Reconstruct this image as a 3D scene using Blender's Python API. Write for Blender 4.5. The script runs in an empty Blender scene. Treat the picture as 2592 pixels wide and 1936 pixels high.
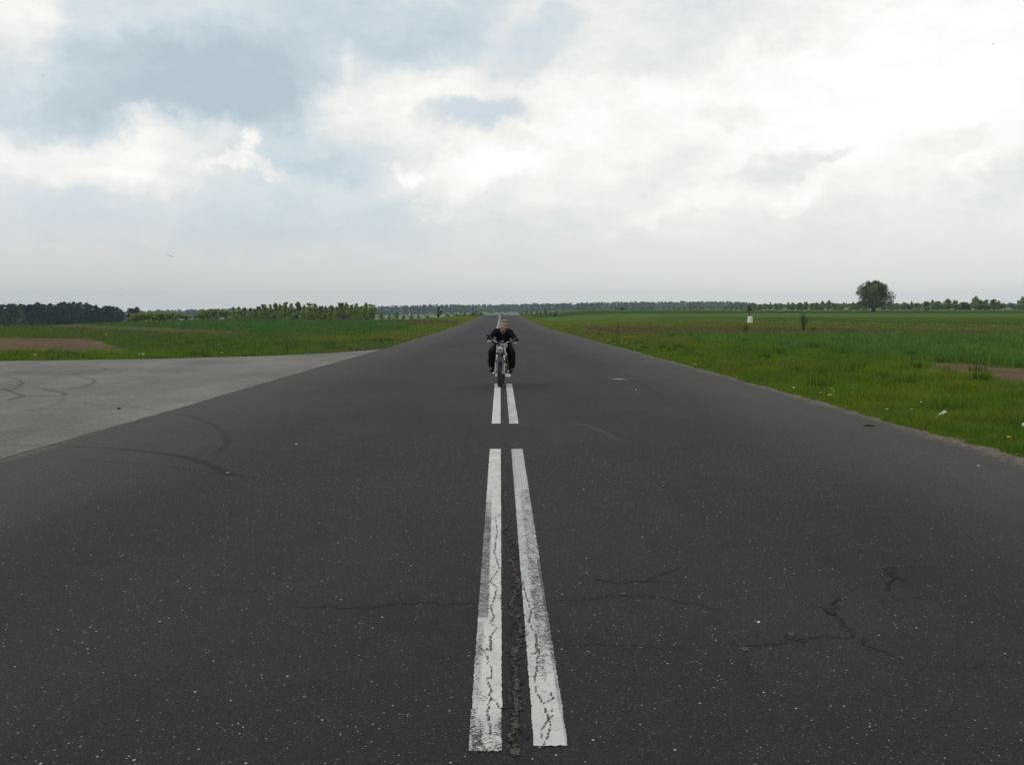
import bpy, math, random
import numpy as np
from mathutils import Vector, Matrix, Euler

# ---------------------------------------------------------------- camera, sky, sun, exposure
S = bpy.context.scene
COL = S.collection
FPX = 2600.0                       # focal length in pixels of the 2592 wide photograph
CAMZ = 1.65
PITCH = math.radians(4.487); YAW = math.radians(0.661)
cd = bpy.data.cameras.new("camera"); cam = bpy.data.objects.new("camera", cd); COL.objects.link(cam)
cam.location = (0, 0, CAMZ); cam.rotation_euler = (math.radians(90) - PITCH, 0, -YAW)
cd.sensor_width = 36; cd.lens = 36 * FPX / 2592; cd.clip_start = 0.05; cd.clip_end = 9000
S.camera = cam
S.render.engine = 'CYCLES'
S.view_settings.view_transform = 'Standard'; S.view_settings.look = 'None'
S.view_settings.exposure = 0.0; S.view_settings.gamma = 1
SUN_DIR = Vector((1.0, -0.35, -1.15)).normalized()
sd = bpy.data.lights.new("sun", 'SUN'); sd.energy = 1.15; sd.angle = math.radians(12); sd.color = (1, .95, .88)
sun = bpy.data.objects.new("sun", sd); COL.objects.link(sun)
sun.rotation_euler = SUN_DIR.to_track_quat('-Z', 'Y').to_euler(); sun.location = (-50, 20, 60)
SUN_EL = math.asin(-SUN_DIR.z); SUN_ROT = math.atan2(-SUN_DIR.x, -SUN_DIR.y)

RCAM = Euler((math.radians(90) - PITCH, 0, -YAW)).to_matrix()
def ray(u, v):
    return (RCAM @ Vector(((u - 1296) / FPX, -(v - 968) / FPX, -1))).normalized()

class NT:
    def __init__(s, tree): s.t = tree; tree.nodes.clear()
    def n(s, typ, ins=None, **kw):
        nd = s.t.nodes.new(typ)
        for k, v in kw.items(): setattr(nd, k, v)
        for k, v in (ins or {}).items():
            sock = nd.inputs[k]
            if isinstance(v, bpy.types.NodeSocket): s.t.links.new(v, sock)
            elif isinstance(v, bpy.types.Node): s.t.links.new(v.outputs[0], sock)
            else: sock.default_value = v
        return nd
    def m(s, op, a, b=0.0, c=0.0, clamp=False):
        return s.n('ShaderNodeMath', {0: a, 1: b, 2: c}, operation=op, use_clamp=clamp).outputs[0]
    def vm(s, op, a, b=(0, 0, 0)):
        return s.n('ShaderNodeVectorMath', {0: a, 1: b}, operation=op)
    def mix(s, f, a, b, blend='MIX'):
        nd = s.n('ShaderNodeMix', data_type='RGBA', blend_type=blend)
        for i, v in ((0, f), (6, a), (7, b)):
            if isinstance(v, (bpy.types.NodeSocket,)): s.t.links.new(v, nd.inputs[i])
            else: nd.inputs[i].default_value = (tuple(v) + (1,))[:4] if not isinstance(v, (int, float)) else v
        return nd.outputs[2]
    def ramp(s, f, stops, interp='LINEAR'):
        nd = s.n('ShaderNodeValToRGB', {0: f}); cr = nd.color_ramp; cr.interpolation = interp
        while len(cr.elements) < len(stops): cr.elements.new(0.5)
        for e, (p, c) in zip(cr.elements, stops):
            e.position = p; e.color = (tuple(c) + (1,))[:4] if not isinstance(c, (int, float)) else (c, c, c, 1)
        return nd.outputs[0]
    def mr(s, v, a, b, c=0.0, d=1.0, smooth=True):
        return s.n('ShaderNodeMapRange', {0: v, 1: a, 2: b, 3: c, 4: d}, interpolation_type='SMOOTHSTEP' if smooth else 'LINEAR').outputs[0]
    def noise(s, vec, scale, detail=4, rough=0.55, dist=0.0):
        return s.n('ShaderNodeTexNoise', {'Vector': vec, 'Scale': scale, 'Detail': detail, 'Roughness': rough, 'Distortion': dist})

# ---- overcast sky: cloud banks placed by world direction over a physical sky
W = bpy.data.worlds.new("World"); S.world = W; W.use_nodes = True
w = NT(W.node_tree)
DIR = w.n('ShaderNodeTexCoord').outputs['Generated']
nz = w.noise(DIR, 9, 7, 0.62).outputs['Color']
off = w.vm('SCALE', w.vm('SUBTRACT', nz, (.5, .5, .5)).outputs[0]); off.inputs['Scale'].default_value = 0.10
nz2 = w.noise(DIR, 40, 5, 0.6).outputs['Color']
off2 = w.vm('SCALE', w.vm('SUBTRACT', nz2, (.5, .5, .5)).outputs[0]); off2.inputs['Scale'].default_value = 0.02
DD = w.vm('ADD', w.vm('ADD', DIR, off.outputs[0]).outputs[0], off2.outputs[0]).outputs[0]
DS = w.vm('ADD', DIR, off.outputs[0]).outputs[0]
def blob(acc, u, v, ru, rv, amp, rot=0.0, sharp=1.5, vec=None):
    d = ray(u, v)
    q = d.to_track_quat('Y', 'Z') @ Euler((0, math.radians(rot), 0)).to_quaternion()
    mp = w.n('ShaderNodeMapping', {'Vector': vec or DD, 'Location': tuple(d), 'Rotation': tuple(q.to_euler()),
             'Scale': (ru * 1.35 / FPX, 1.0, rv * 1.35 / FPX)}, vector_type='TEXTURE')
    g = w.n('ShaderNodeTexGradient', {0: mp}, gradient_type='SPHERICAL').outputs['Fac']
    g = w.mr(g, 0.0, 1.0 / sharp)
    return w.m('MULTIPLY_ADD', g, amp, acc)
sep = w.n('ShaderNodeSeparateXYZ', {0: DIR})
el = sep.outputs[2]
fb = w.noise(w.vm('MULTIPLY', DIR, (1, 1, 2.6)).outputs[0], 5.5, 9, 0.6).outputs['Fac']
fbf = w.noise(w.vm('MULTIPLY', DIR, (1, 1, 2.0)).outputs[0], 22, 7, 0.6).outputs['Fac']
fbw = w.noise(w.vm('MULTIPLY', DIR, (1, 1, 1.6)).outputs[0], 55, 6, .6).outputs['Fac']
s_ = w.m('MULTIPLY_ADD', w.m('SUBTRACT', fb, .5), 0.36, 0.72)
s_ = w.m('MULTIPLY_ADD', w.m('SUBTRACT', fbf, .5), 0.56, s_)
s_ = w.m('MULTIPLY_ADD', w.m('SUBTRACT', fbw, .5), 0.20, s_)
# (u, v, ru, rv, amp, rot, sharpness)
for b in [
    (1900, 330, 1000, 330, .30, 0, 1.1), (2450, 150, 600, 330, .34, 0, 1.1), (1500, 260, 460, 230, .12, 0, 1.1),
    (330, 205, 440, 110, -.46, 0, 1.5), (680, 210, 300, 115, -.40, 6, 1.6), (500, 60, 560, 170, -.27, 0, 1.3), (1000, 40, 350, 95, -.30, 0, 1.3), (560, 265, 380, 50, -.26, 2, 1.5), (960, 640, 60, 320, -.07, 32, 1.1), (1120, 640, 50, 320, .07, 32, 1.1),
    (1110, 90, 190, 75, -.24, -30), (790, 385, 210, 85, -.32, 0, 1.3), (830, 430, 110, 30, -.16, 0),
    (900, 540, 400, 200, -.27, 0, 1.1), (300, 560, 640, 130, -.27, 0, 1.1), (560, 610, 300, 50, -.10, 0, 1.2),
    (1225, 292, 130, 46, -.60, -6, 1.5), (1340, 140, 150, 65, -.40, -20, 1.3), (1660, 150, 220, 75, -.30, 0, 1.3), (1870, 50, 260, 55, -.27, 4, 1.3),
    (1425, 55, 60, 40, -.22, 0), (1330, 360, 80, 24, -.25, 0), (2000, 405, 130, 34, -.36, -16), (2120, 375, 60, 18, -.24, -25),
    (2510, 460, 170, 70, -.30, 0, 1.2), (1850, 300, 80, 34, -.20, 0), (1680, 440, 150, 50, -.20, -15, 1.2), (1440, 590, 300, 70, -.15, -8, 1.1),
    (2420, 360, 80, 34, -.22, -20), (2200, 560, 300, 50, -.10, 0, 1.1),
    (30, 60, 110, 160, .50, 0, 1.2), (150, 385, 280, 50, .24, 0, 1.3), (200, 275, 240, 40, -.20, 0, 1.4), (330, 395, 110, 55, .20, -35, 1.3), (300, 440, 220, 34, .12, 0),
    (618, 372, 30, 54, .52, 15), (575, 430, 75, 14, .36, 0), (690, 446, 50, 14, .30, 0),
    (860, 270, 90, 70, .34, -30, 1.4), (1010, 225, 210, 75, .30, -8, 1.3), (905, 140, 34, 40, .22, 10, 1.2), (960, 330, 140, 50, .18, 0, 1.2),
    (1160, 450, 230, 50, .26, -14, 1.4), (1045, 446, 36, 26, .34, 0), (1270, 395, 200, 55, .18, -20, 1.2), (1060, 540, 60, 14, .22, -12),
    (1750, 525, 260, 24, .16, -8), (1980, 500, 100, 26, .16, -25), (2450, 420, 60, 40, .16, -40),
]:
    s_ = blob(s_, *b)
s_ = w.mr(s_, -.22, 1.28, 0, 1, smooth=False)
cl = w.ramp(s_, [(0.0, (.49, .59, .655)), (0.22, (.57, .665, .725)), (0.38, (.66, .745, .795)), (0.52, (.755, .80, .82)), (0.63, (.85, .87, .86)), (0.73, (.92, .925, .895)), (0.82, (.99, .975, .94)), (1.0, (1.08, 1.075, 1.06))])
# haze layer at the horizon, grey to the left, paler to the right
side = w.mr(sep.outputs[0], -.45, .35)
hz = w.mix(side, (.635, .645, .635), (.79, .79, .77))
hf = w.mr(el, 0.0, 0.115, 1.0, 0.0)
hf = w.m('POWER', hf, 1.25)
skycol = w.mix(hf, cl, hz)
# upper sky out of view: bright broken overcast
up = w.mix(w.mr(fb, .35, .65), (.41, .455, .50), (.80, .785, .76))
skycol = w.mix(w.mr(el, .30, .5), skycol, up)
nish = w.n('ShaderNodeTexSky', sky_type='NISHITA', sun_disc=False, sun_elevation=SUN_EL, sun_rotation=SUN_ROT)
bg1 = w.n('ShaderNodeBackground', {'Color': nish.outputs[0], 'Strength': 0.07})
bg2 = w.n('ShaderNodeBackground', {'Color': skycol, 'Strength': 1.0})
ms = w.n('ShaderNodeMixShader', {0: 0.94, 1: bg1, 2: bg2})
w.n('ShaderNodeOutputWorld', {'Surface': ms})
W.cycles.sampling_method = 'MANUAL'; W.cycles.sample_map_resolution = 512

# ---------------------------------------------------------------- numpy noise and terrain
_r = np.random.RandomState(7); _T = _r.rand(256, 256)
def vnoise(x, y, seed=0):
    x = np.asarray(x, float) + seed * 17.3; y = np.asarray(y, float) + seed * 9.1
    xi = np.floor(x).astype(int); yi = np.floor(y).astype(int); fx = x - xi; fy = y - yi
    fx = fx * fx * (3 - 2 * fx); fy = fy * fy * (3 - 2 * fy)
    a = _T[xi & 255, yi & 255]; b = _T[(xi + 1) & 255, yi & 255]; c = _T[xi & 255, (yi + 1) & 255]; d = _T[(xi + 1) & 255, (yi + 1) & 255]
    return (a * (1 - fx) + b * fx) * (1 - fy) + (c * (1 - fx) + d * fx) * fy
def fbm(x, y, seed=0, o=4):
    s = 0; a = .5; t = 0
    for k in range(o):
        s = s + a * vnoise(np.asarray(x) * 2 ** k, np.asarray(y) * 2 ** k, seed + k); t += a; a *= .55
    return s / t
def sst(v, a, b):
    t = np.clip((np.asarray(v, float) - a) / (b - a), 0, 1); return t * t * (3 - 2 * t)
_D = np.arange(-400, 4600, 0.25)
def prof(pts, k=61):
    p = np.array(pts, float); z = np.interp(_D, p[:, 0], p[:, 1])
    ker = np.hanning(k + 2)[1:-1]; ker /= ker.sum()
    zp = np.pad(z, k, mode='edge'); return np.convolve(zp, ker, 'same')[k:-k]
_road = prof([(-400, 0), (13, 0), (22, -.10), (29, -.19), (45, -.40), (70, -.72), (100, -1.09), (150, -1.5), (200, -1.88), (340, -2.65), (400, -3.6), (500, -5.6), (760, -8.5), (1200, -14), (1400, -14.6), (2500, -18), (4600, -20)])
_right = prof([(-400, 0), (13, 0), (22, -.10), (45, -.39), (80, -.66), (120, -.86), (200, -1.1), (304, -1.27), (450, -1.82), (520, -3.4), (800, -8), (1200, -13.5), (1400, -14.6), (2500, -18), (4600, -20)])
_left = prof([(-400, 0), (13, 0), (22, -.10), (29, -.19), (45, -.40), (70, -.70), (100, -1.04), (150, -1.42), (200, -1.82), (240, -3.0), (300, -5.0), (420, -10.5), (520, -12), (1200, -15), (1400, -16), (2500, -18), (4600, -20)])
def rz(d): return np.interp(d, _D, _road)
def cx(d): return np.interp(d, [0, 40, 80, 110, 200, 320, 400], [0, 0, -.16, -.27, -.2, -.2, -.2])
def Z(x, d):
    x = np.asarray(x, float); d = np.asarray(d, float)
    a = rz(d); r = np.interp(d, _D, _right); l = np.interp(d, _D, _left)
    z = a + (r - a) * sst(x, 7, 32) + (l - a) * sst(-x, 10, 42)
    nearl = 1 - sst(d, 300, 600)
    z = z - nearl * 0.07 * np.clip(-x - 57, 0, 60) ** 1.1 * sst(d, 60, 120) * sst(d, 0, 60)
    z = z + sst(d, 700, 1400) * 0.0165 * np.clip(x, -700, 500)
    return z
def hit(u, v, dmax=3000):
    r = ray(u, v); t = 1.0
    prev = None
    while t < dmax:
        p = Vector((0, 0, CAMZ)) + r * t
        g = p.z - float(Z(p.x, p.y))
        if g < 0:
            lo, hi = prev, t
            for _ in range(30):
                mid = (lo + hi) / 2; q = Vector((0, 0, CAMZ)) + r * mid
                if q.z - float(Z(q.x, q.y)) < 0: hi = mid
                else: lo = mid
            q = Vector((0, 0, CAMZ)) + r * hi
            return q.x, q.y
        prev = t; t *= 1.01
    return None
def at(u, d):            # ground point seen in the photograph's column u at distance d
    r = ray(u, 764); k = d / r.y; return r.x * k, d

# ---------------------------------------------------------------- object helpers
def link(o, parent=None):
    COL.objects.link(o)
    if parent: o.parent = parent
    return o
def tag(o, label=None, cat=None, group=None, kind=None):
    for k, v in (('label', label), ('category', cat), ('group', group), ('kind', kind)):
        if v: o[k] = v
    return o
def empty(name, loc=(0, 0, 0), rot=(0, 0, 0)):
    o = bpy.data.objects.new(name, None); o.empty_display_size = .2; o.location = loc; o.rotation_euler = rot
    return link(o)
def mesh(name, V, F, mat, parent=None, col=None, smooth=False, uv=None, attrs=None):
    """V (n,3), F: list of faces or (m,k) array"""
    me = bpy.data.meshes.new(name); V = np.asarray(V, np.float32).reshape(-1, 3)
    if isinstance(F, np.ndarray):
        m, k = F.shape
        me.vertices.add(len(V)); me.vertices.foreach_set('co', V.ravel())
        me.loops.add(m * k); me.loops.foreach_set('vertex_index', F.astype(np.int32).ravel())
        me.polygons.add(m); me.polygons.foreach_set('loop_start', np.arange(0, m * k, k, dtype=np.int32))
        me.update(calc_edges=True); me.validate()
    else:
        me.from_pydata([tuple(map(float, v)) for v in V], [], [tuple(int(i) for i in f) for f in F]); me.update()
    if col is not None:
        ca = me.color_attributes.new('tint', 'FLOAT_COLOR', 'POINT')
        c4 = np.ones((len(V), 4), np.float32); c4[:, :3] = col; ca.data.foreach_set('color', c4.ravel())
    for k, v in (attrs or {}).items():
        a = me.attributes.new(k, 'FLOAT', 'POINT'); a.data.foreach_set('value', np.asarray(v, np.float32))
    if smooth: me.polygons.foreach_set('use_smooth', [True] * len(me.polygons))
    me.materials.append(mat)
    o = bpy.data.objects.new(name, me); return link(o, parent)
class MB:
    def __init__(s): s.v = []; s.f = []
    def add(s, V, F):
        b = len(s.v); s.v += [tuple(v) for v in V]; s.f += [tuple(i + b for i in f) for f in F]; return s
    def box(s, c, h, R=None, bev=0.0, top=1.0):
        V = []
        for z in (-1, 1):
            k = top if z > 0 else 1
            for x, y in ((-1, -1), (1, -1), (1, 1), (-1, 1)):
                p = Vector((x * h[0] * k, y * h[1] * k, z * h[2])); V.append(((R @ p) if R else p) + Vector(c))
        return s.add(V, [(3, 2, 1, 0), (4, 5, 6, 7), (0, 1, 5, 4), (1, 2, 6, 5), (2, 3, 7, 6), (3, 0, 4, 7)])
    def tube(s, pts, r, n=10, cap=True):
        P = [Vector(p) for p in pts]; R = r if isinstance(r, (list, tuple)) else [r] * len(P)
        V = []; prev = None
        for i, p in enumerate(P):
            t = (P[min(i + 1, len(P) - 1)] - P[max(i - 1, 0)]).normalized()
            if prev is None:
                a = Vector((0, 0, 1)) if abs(t.z) < .9 else Vector((1, 0, 0)); u = t.cross(a).normalized()
            else: u = (prev - t * prev.dot(t)).normalized()
            prev = u; b = t.cross(u)
            for k in range(n):
                an = 2 * math.pi * k / n; V.append(p + (u * math.cos(an) + b * math.sin(an)) * R[i])
        F = []
        for i in range(len(P) - 1):
            for k in range(n): F.append((i * n + k, i * n + (k + 1) % n, (i + 1) * n + (k + 1) % n, (i + 1) * n + k))
        if cap: F.append(tuple(range(n - 1, -1, -1))); F.append(tuple((len(P) - 1) * n + k for k in range(n)))
        return s.add(V, F)
    def ell(s, c, r, R=None, n=14, m=10):
        V = []; F = []; c = Vector(c)
        r = (r,) * 3 if isinstance(r, (int, float)) else r
        for j in range(1, m):
            th = math.pi * j / m
            for k in range(n):
                ph = 2 * math.pi * k / n
                p = Vector((r[0] * math.sin(th) * math.cos(ph), r[1] * math.sin(th) * math.sin(ph), r[2] * math.cos(th)))
                V.append(((R @ p) if R else p) + c)
        a = Vector((0, 0, r[2])); b = Vector((0, 0, -r[2])); V += [((R @ a) if R else a) + c, ((R @ b) if R else b) + c]
        for j in range(m - 2):
            for k in range(n): F.append((j * n + k, (j + 1) * n + k, (j + 1) * n + (k + 1) % n, j * n + (k + 1) % n))
        T = len(V) - 2
        for k in range(n): F.append((T, k, (k + 1) % n)); F.append((T + 1, (m - 2) * n + (k + 1) % n, (m - 2) * n + k))
        return s.add(V, F)
    def cap(s, a, b, ra, rb, n=12):
        a = Vector(a); b = Vector(b); t = (b - a).normalized()
        pts = []; rr = []
        for q in (-.95, -.7, -.35): pts.append(a + t * ra * q); rr.append(ra * math.sqrt(1 - q * q))
        pts.append(a); rr.append(ra)
        for q in (.33, .66): pts.append(a.lerp(b, q)); rr.append(ra + (rb - ra) * q)
        pts.append(b); rr.append(rb)
        for q in (.35, .7, .95): pts.append(b + t * rb * q); rr.append(rb * math.sqrt(1 - q * q))
        return s.tube(pts, rr, n)
    def lathe(s, c, prof_, axis='Y', n=28):
        V = []; F = []; c = Vector(c); m = len(prof_)
        for k in range(n):
            a = 2 * math.pi * k / n
            for r, h in prof_:
                p = {'Z': (r * math.cos(a), r * math.sin(a), h), 'X': (h, r * math.cos(a), r * math.sin(a)), 'Y': (r * math.cos(a), h, r * math.sin(a))}[axis]
                V.append(Vector(p) + c)
        for k in range(n):
            for j in range(m - 1):
                F.append((k * m + j, ((k + 1) % n) * m + j, ((k + 1) % n) * m + j + 1, k * m + j + 1))
        return s.add(V, F)
    def build(s, name, mat, parent=None, smooth=True):
        o = mesh(name, np.array([tuple(v) for v in s.v]), s.f, mat, parent, smooth=False)
        if smooth:
            o.data.shade_smooth()
            try: o.data.set_sharp_from_angle(angle=math.radians(42))
            except Exception: pass
        return o

# ---------------------------------------------------------------- materials
def mat_new(name):
    m = bpy.data.materials.new(name); m.use_nodes = True; return m, NT(m.node_tree)
def pm(name, c, rough=.6, metal=0.0, var=.12, scale=25, spec=.5, bump=0.0, trans=0.0):
    m, t = mat_new(name)
    co = t.n('ShaderNodeTexCoord').outputs['Object']; nf = t.noise(co, scale, 5).outputs['Fac']
    k = t.mr(nf, .3, .7, 1 - var, 1 + var)
    cc = t.vm('SCALE', tuple(c)); t.t.links.new(k, cc.inputs['Scale'])
    ins = {'Base Color': cc.outputs[0], 'Roughness': t.mr(nf, .2, .8, max(0, rough - .08), min(1, rough + .08)), 'Metallic': metal, 'Specular IOR Level': spec, 'Transmission Weight': trans}
    if bump: ins['Normal'] = t.n('ShaderNodeBump', {'Height': nf, 'Strength': bump, 'Distance': .01})
    p = t.n('ShaderNodeBsdfPrincipled', ins); t.n('ShaderNodeOutputMaterial', {0: p}); return m
def leafmat(name, gain=1.0, trl=.25):
    m, t = mat_new(name)
    c = t.n('ShaderNodeAttribute', attribute_name='tint').outputs['Color']
    cc = t.vm('SCALE', c); cc.inputs['Scale'].default_value = gain
    p = t.n('ShaderNodeBsdfPrincipled', {'Base Color': cc.outputs[0], 'Roughness': .7, 'Specular IOR Level': .14})
    tr = t.n('ShaderNodeBsdfTranslucent', {'Color': cc.outputs[0]})
    t.n('ShaderNodeOutputMaterial', {0: t.n('ShaderNodeMixShader', {0: trl, 1: p, 2: tr})}); return m

def asphalt(name, base, speck, dust=None, dark=1.0):
    m, t = mat_new(name)
    co = t.n('ShaderNodeTexCoord').outputs['Object']
    lane = t.noise(t.vm('MULTIPLY', co, (1.0, .10, 1)).outputs[0], .9, 4).outputs['Fac']
    big = t.noise(t.vm('MULTIPLY', co, (1.0, .6, 1)).outputs[0], .35, 5, .6).outputs['Fac']
    mid = t.noise(co, 5, 5, .65).outputs['Fac']
    fine = t.noise(co, 95, 3, .7).outputs['Fac']
    v = t.m('MULTIPLY', t.mr(big, .3, .7, .80, 1.22), t.mr(lane, .3, .7, .88, 1.12))
    v = t.m('MULTIPLY', v, t.mr(mid, .3, .7, .90, 1.10))
    mid2 = t.noise(co, 38, 3, .7).outputs['Fac']
    v = t.m('MULTIPLY', v, t.mr(fine, .34, .66, .48, 1.55)); v = t.m('MULTIPLY', v, t.mr(mid2, .32, .68, .74, 1.26))
    c = t.vm('SCALE', tuple(base)); t.t.links.new(v, c.inputs['Scale']); c = c.outputs[0]
    # aggregate stones of several sizes
    for sc, r, frac, br in ((34, .14, .88, 1.15), (62, .20, .86, .8), (120, .28, .82, .55)):
        wv = t.vm('ADD', co, t.vm('SCALE', t.noise(co, sc * 1.3, 1).outputs['Color']).outputs[0])
        vo = t.n('ShaderNodeTexVoronoi', {'Vector': co, 'Scale': float(sc)})
        rnd = t.n('ShaderNodeSeparateColor', {0: vo.outputs['Color']})
        on = t.m('GREATER_THAN', rnd.outputs[0], frac)
        rad = t.m('MULTIPLY', rnd.outputs[1], r)
        ok = t.m('MULTIPLY', on, t.m('LESS_THAN', vo.outputs['Distance'], t.m('ADD', rad, .06)))
        ok = t.m('MULTIPLY', ok, t.mr(rnd.outputs[2], 0, 1, .25 * br, br))
        c = t.mix(t.m('MULTIPLY', ok, speck), c, (.62, .60, .56))
    vo = t.n('ShaderNodeTexVoronoi', {'Vector': co, 'Scale': 48.0})
    rnd = t.n('ShaderNodeSeparateColor', {0: vo.outputs['Color']})
    pit = t.m('MULTIPLY', t.m('GREATER_THAN', rnd.outputs[1], .82), t.m('LESS_THAN', vo.outputs['Distance'], .24))
    c = t.mix(t.m('MULTIPLY', pit, .55 * dark), c, (.008, .008, .008))
    if dust:
        xx_ = t.m('SUBTRACT', t.n('ShaderNodeSeparateXYZ', {0: co}).outputs[0], .17)
        x = t.m('MAXIMUM', xx_, t.m('MULTIPLY_ADD', xx_, -1.0, -.22))
        dn = t.noise(co, 14, 5, .7).outputs['Fac']; dn2 = t.noise(co, 1.1, 3).outputs['Fac']
        e = t.m('ADD', x, t.m('MULTIPLY', t.m('SUBTRACT', dn2, .5), .5))
        f = t.m('MULTIPLY', t.mr(e, 4.97, 5.30), t.mr(dn, .40, .60))
        c = t.mix(t.m('MULTIPLY', f, .8), c, dust)
        f2 = t.m('MULTIPLY', t.mr(e, 2.4, 5.0), .16)
        c = t.mix(f2, c, (.20, .19, .17))
    h = t.m('ADD', fine, t.m('MULTIPLY', pit, -.6))
    bp = t.n('ShaderNodeBump', {'Height': h, 'Strength': .35, 'Distance': .004})
    p = t.n('ShaderNodeBsdfPrincipled', {'Base Color': c, 'Roughness': .84, 'Specular IOR Level': .19, 'Normal': bp})
    t.n('ShaderNodeOutputMaterial', {0: p}); return m
M = {}
M['runway'] = asphalt('asphalt_runway', (.0222, .0219, .0207), .72, dust=(.23, .165, .11))
M['apron'] = asphalt('asphalt_apron', (.148, .142, .127), .35, dark=.5)

def groundmat():
    m, t = mat_new('field_ground')
    c = t.n('ShaderNodeAttribute', attribute_name='tint').outputs['Color']
    co = t.n('ShaderNodeTexCoord').outputs['Object']
    n1 = t.noise(co, 6, 5, .7).outputs['Fac']; n2 = t.noise(co, .35, 4, .6).outputs['Fac']; n3 = t.noise(t.vm('MULTIPLY', co, (.25, 1, 1)).outputs[0], .12, 4, .6).outputs['Fac']
    v = t.m('MULTIPLY', t.mr(n1, .3, .7, .72, 1.28), t.mr(n2, .3, .7, .84, 1.16))
    v = t.m('MULTIPLY', v, t.mr(n3, .3, .7, .88, 1.12))
    cc = t.vm('SCALE', c); t.t.links.new(v, cc.inputs['Scale'])
    cc = t.mix(t.mr(n2, .45, .62, 0, .25), cc.outputs[0], t.mix(.5, cc.outputs[0], (.10, .085, .03)))
    bp = t.n('ShaderNodeBump', {'Height': n1, 'Strength': .8, 'Distance': .08})
    p = t.n('ShaderNodeBsdfPrincipled', {'Base Color': cc, 'Roughness': 1.0, 'Specular IOR Level': 0.0, 'Normal': bp})
    t.n('ShaderNodeOutputMaterial', {0: p}); return m
M['ground'] = groundmat()
M['grass'] = leafmat('grass_blades', 1.0, .3)
M['leaf'] = leafmat('leaves', 1.0, .42)
M['needle'] = leafmat('needles', 1.0, .1)
M['bark'] = pm('bark', (.055, .045, .035), .9, var=.35, scale=6)

def paintmat():
    m, t = mat_new('worn_road_paint')
    co = t.n('ShaderNodeTexCoord').outputs['Object']
    wear = t.n('ShaderNodeAttribute', attribute_name='wear').outputs['Fac']
    grey = t.n('ShaderNodeAttribute', attribute_name='grey').outputs['Fac']
    n = t.noise(co, 130, 3, .75).outputs['Fac']; n2 = t.noise(co, 30, 4, .7).outputs['Fac']; n0 = t.noise(co, 4, 4).outputs['Fac']
    th = t.m('MULTIPLY_ADD', n2, .35, t.m('MULTIPLY', n, .65))
    th = t.m('MULTIPLY_ADD', t.m('SUBTRACT', n0, .5), .12, th)
    lim = t.mr(wear, 0, 1, .325, .575, smooth=False)
    paint = t.mr(t.m('SUBTRACT', th, lim), -.012, .022)
    pc = t.mix(t.mr(n0, .35, .7), (.64, .64, .60), (.50, .51, .50))
    pc = t.mix(t.mr(n2, .5, .75, 0, .35), pc, (.34, .32, .29))
    pc = t.mix(grey, pc, (.21, .225, .23))
    bc = t.mix(t.mr(n, .35, .65), (.03, .03, .03), (.075, .073, .07))
    c = t.mix(paint, bc, pc)
    bp = t.n('ShaderNodeBump', {'Height': t.m('ADD', paint, n), 'Strength': .3, 'Distance': .003})
    p = t.n('ShaderNodeBsdfPrincipled', {'Base Color': c, 'Roughness': .65, 'Specular IOR Level': .35, 'Normal': bp})
    t.n('ShaderNodeOutputMaterial', {0: p}); return m
M['paint'] = paintmat()

def alphamat(name, c, dens, nscale=20, c2=None, soft=True, lo=.35, hi=.6, rough=.8):
    """thin deposit on the asphalt: attribute 'a' is its strength across and along the mark"""
    m, t = mat_new(name)
    co = t.n('ShaderNodeTexCoord').outputs['Object']
    a = t.n('ShaderNodeAttribute', attribute_name='a').outputs['Fac']
    n = t.noise(co, nscale, 4, .7).outputs['Fac']
    if soft: f = t.m('MULTIPLY', t.m('MULTIPLY', a, dens), t.mr(n, lo, hi, .45, 1.0), clamp=True)
    else: f = t.m('MULTIPLY', t.mr(t.m('ADD', a, t.m('MULTIPLY', t.m('SUBTRACT', n, .5), 1.9)), lo, hi), dens, clamp=True)
    cc = t.mix(t.mr(t.noise(co, nscale * 2.3, 3).outputs['Fac'], .42, .58), c, c2) if c2 else c
    ins = {'Base Color': cc if c2 else tuple(c) + (1,), 'Roughness': rough, 'Specular IOR Level': .3, 'Alpha': f}
    p = t.n('ShaderNodeBsdfPrincipled', ins); t.n('ShaderNodeOutputMaterial', {0: p}); return m
M['skid'] = alphamat('tyre_rubber_mark', (.018, .018, .019), 1.0, 30)
M['crack'] = alphamat('crack_dark', (.006, .006, .006), .92, 60, soft=False, lo=.18, hi=.42)
M['debris'] = alphamat('crumbled_joint', (.135, .122, .095), .80, 70, c2=(.035, .032, .027), soft=False, lo=.50, hi=.74)
M['crumb'] = alphamat('crumbled_edge', (.010, .010, .010), .8, 95, soft=False, lo=.80, hi=.98)
M['scuff'] = alphamat('white_scuff', (.5, .5, .5), 1.0, 14)

# ---------------------------------------------------------------- ground sheet
def axis_lin(segs):
    out = [segs[0][0]]
    for a, b, s in segs:
        n = max(1, int(round((b - a) / s))); out += list(a + (b - a) * (np.arange(n) + 1) / n)
    return np.array(out)
gx = axis_lin([(-2400, -1000, 140), (-1000, -300, 20), (-300, -80, 5), (-80, -25, 1), (-25, 25, .4), (25, 80, 1), (80, 300, 5), (300, 1000, 20), (1000, 2400, 140)])
gd = axis_lin([(-300, -10, 10), (-10, 60, .5), (60, 130, 1.0), (130, 240, 2), (240, 500, 4), (500, 1500, 20), (1500, 2500, 100)])
C = dict(olive=(.085, .115, .012), bright=(.068, .120, .007), mid=(.052, .098, .013), crop=(.034, .098, .016), wheat=(.050, .100, .016),
         soil=(.135, .102, .068), plum=(.095, .066, .040), dry=(.098, .088, .040), far=(.078, .142, .030), farb=(.028, .078, .026),
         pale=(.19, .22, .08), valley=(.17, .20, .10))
C = {k: np.array(v) for k, v in C.items()}
plough = [hit(-250, 889), hit(345, 889), hit(225, 855), hit(-400, 857)]
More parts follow.
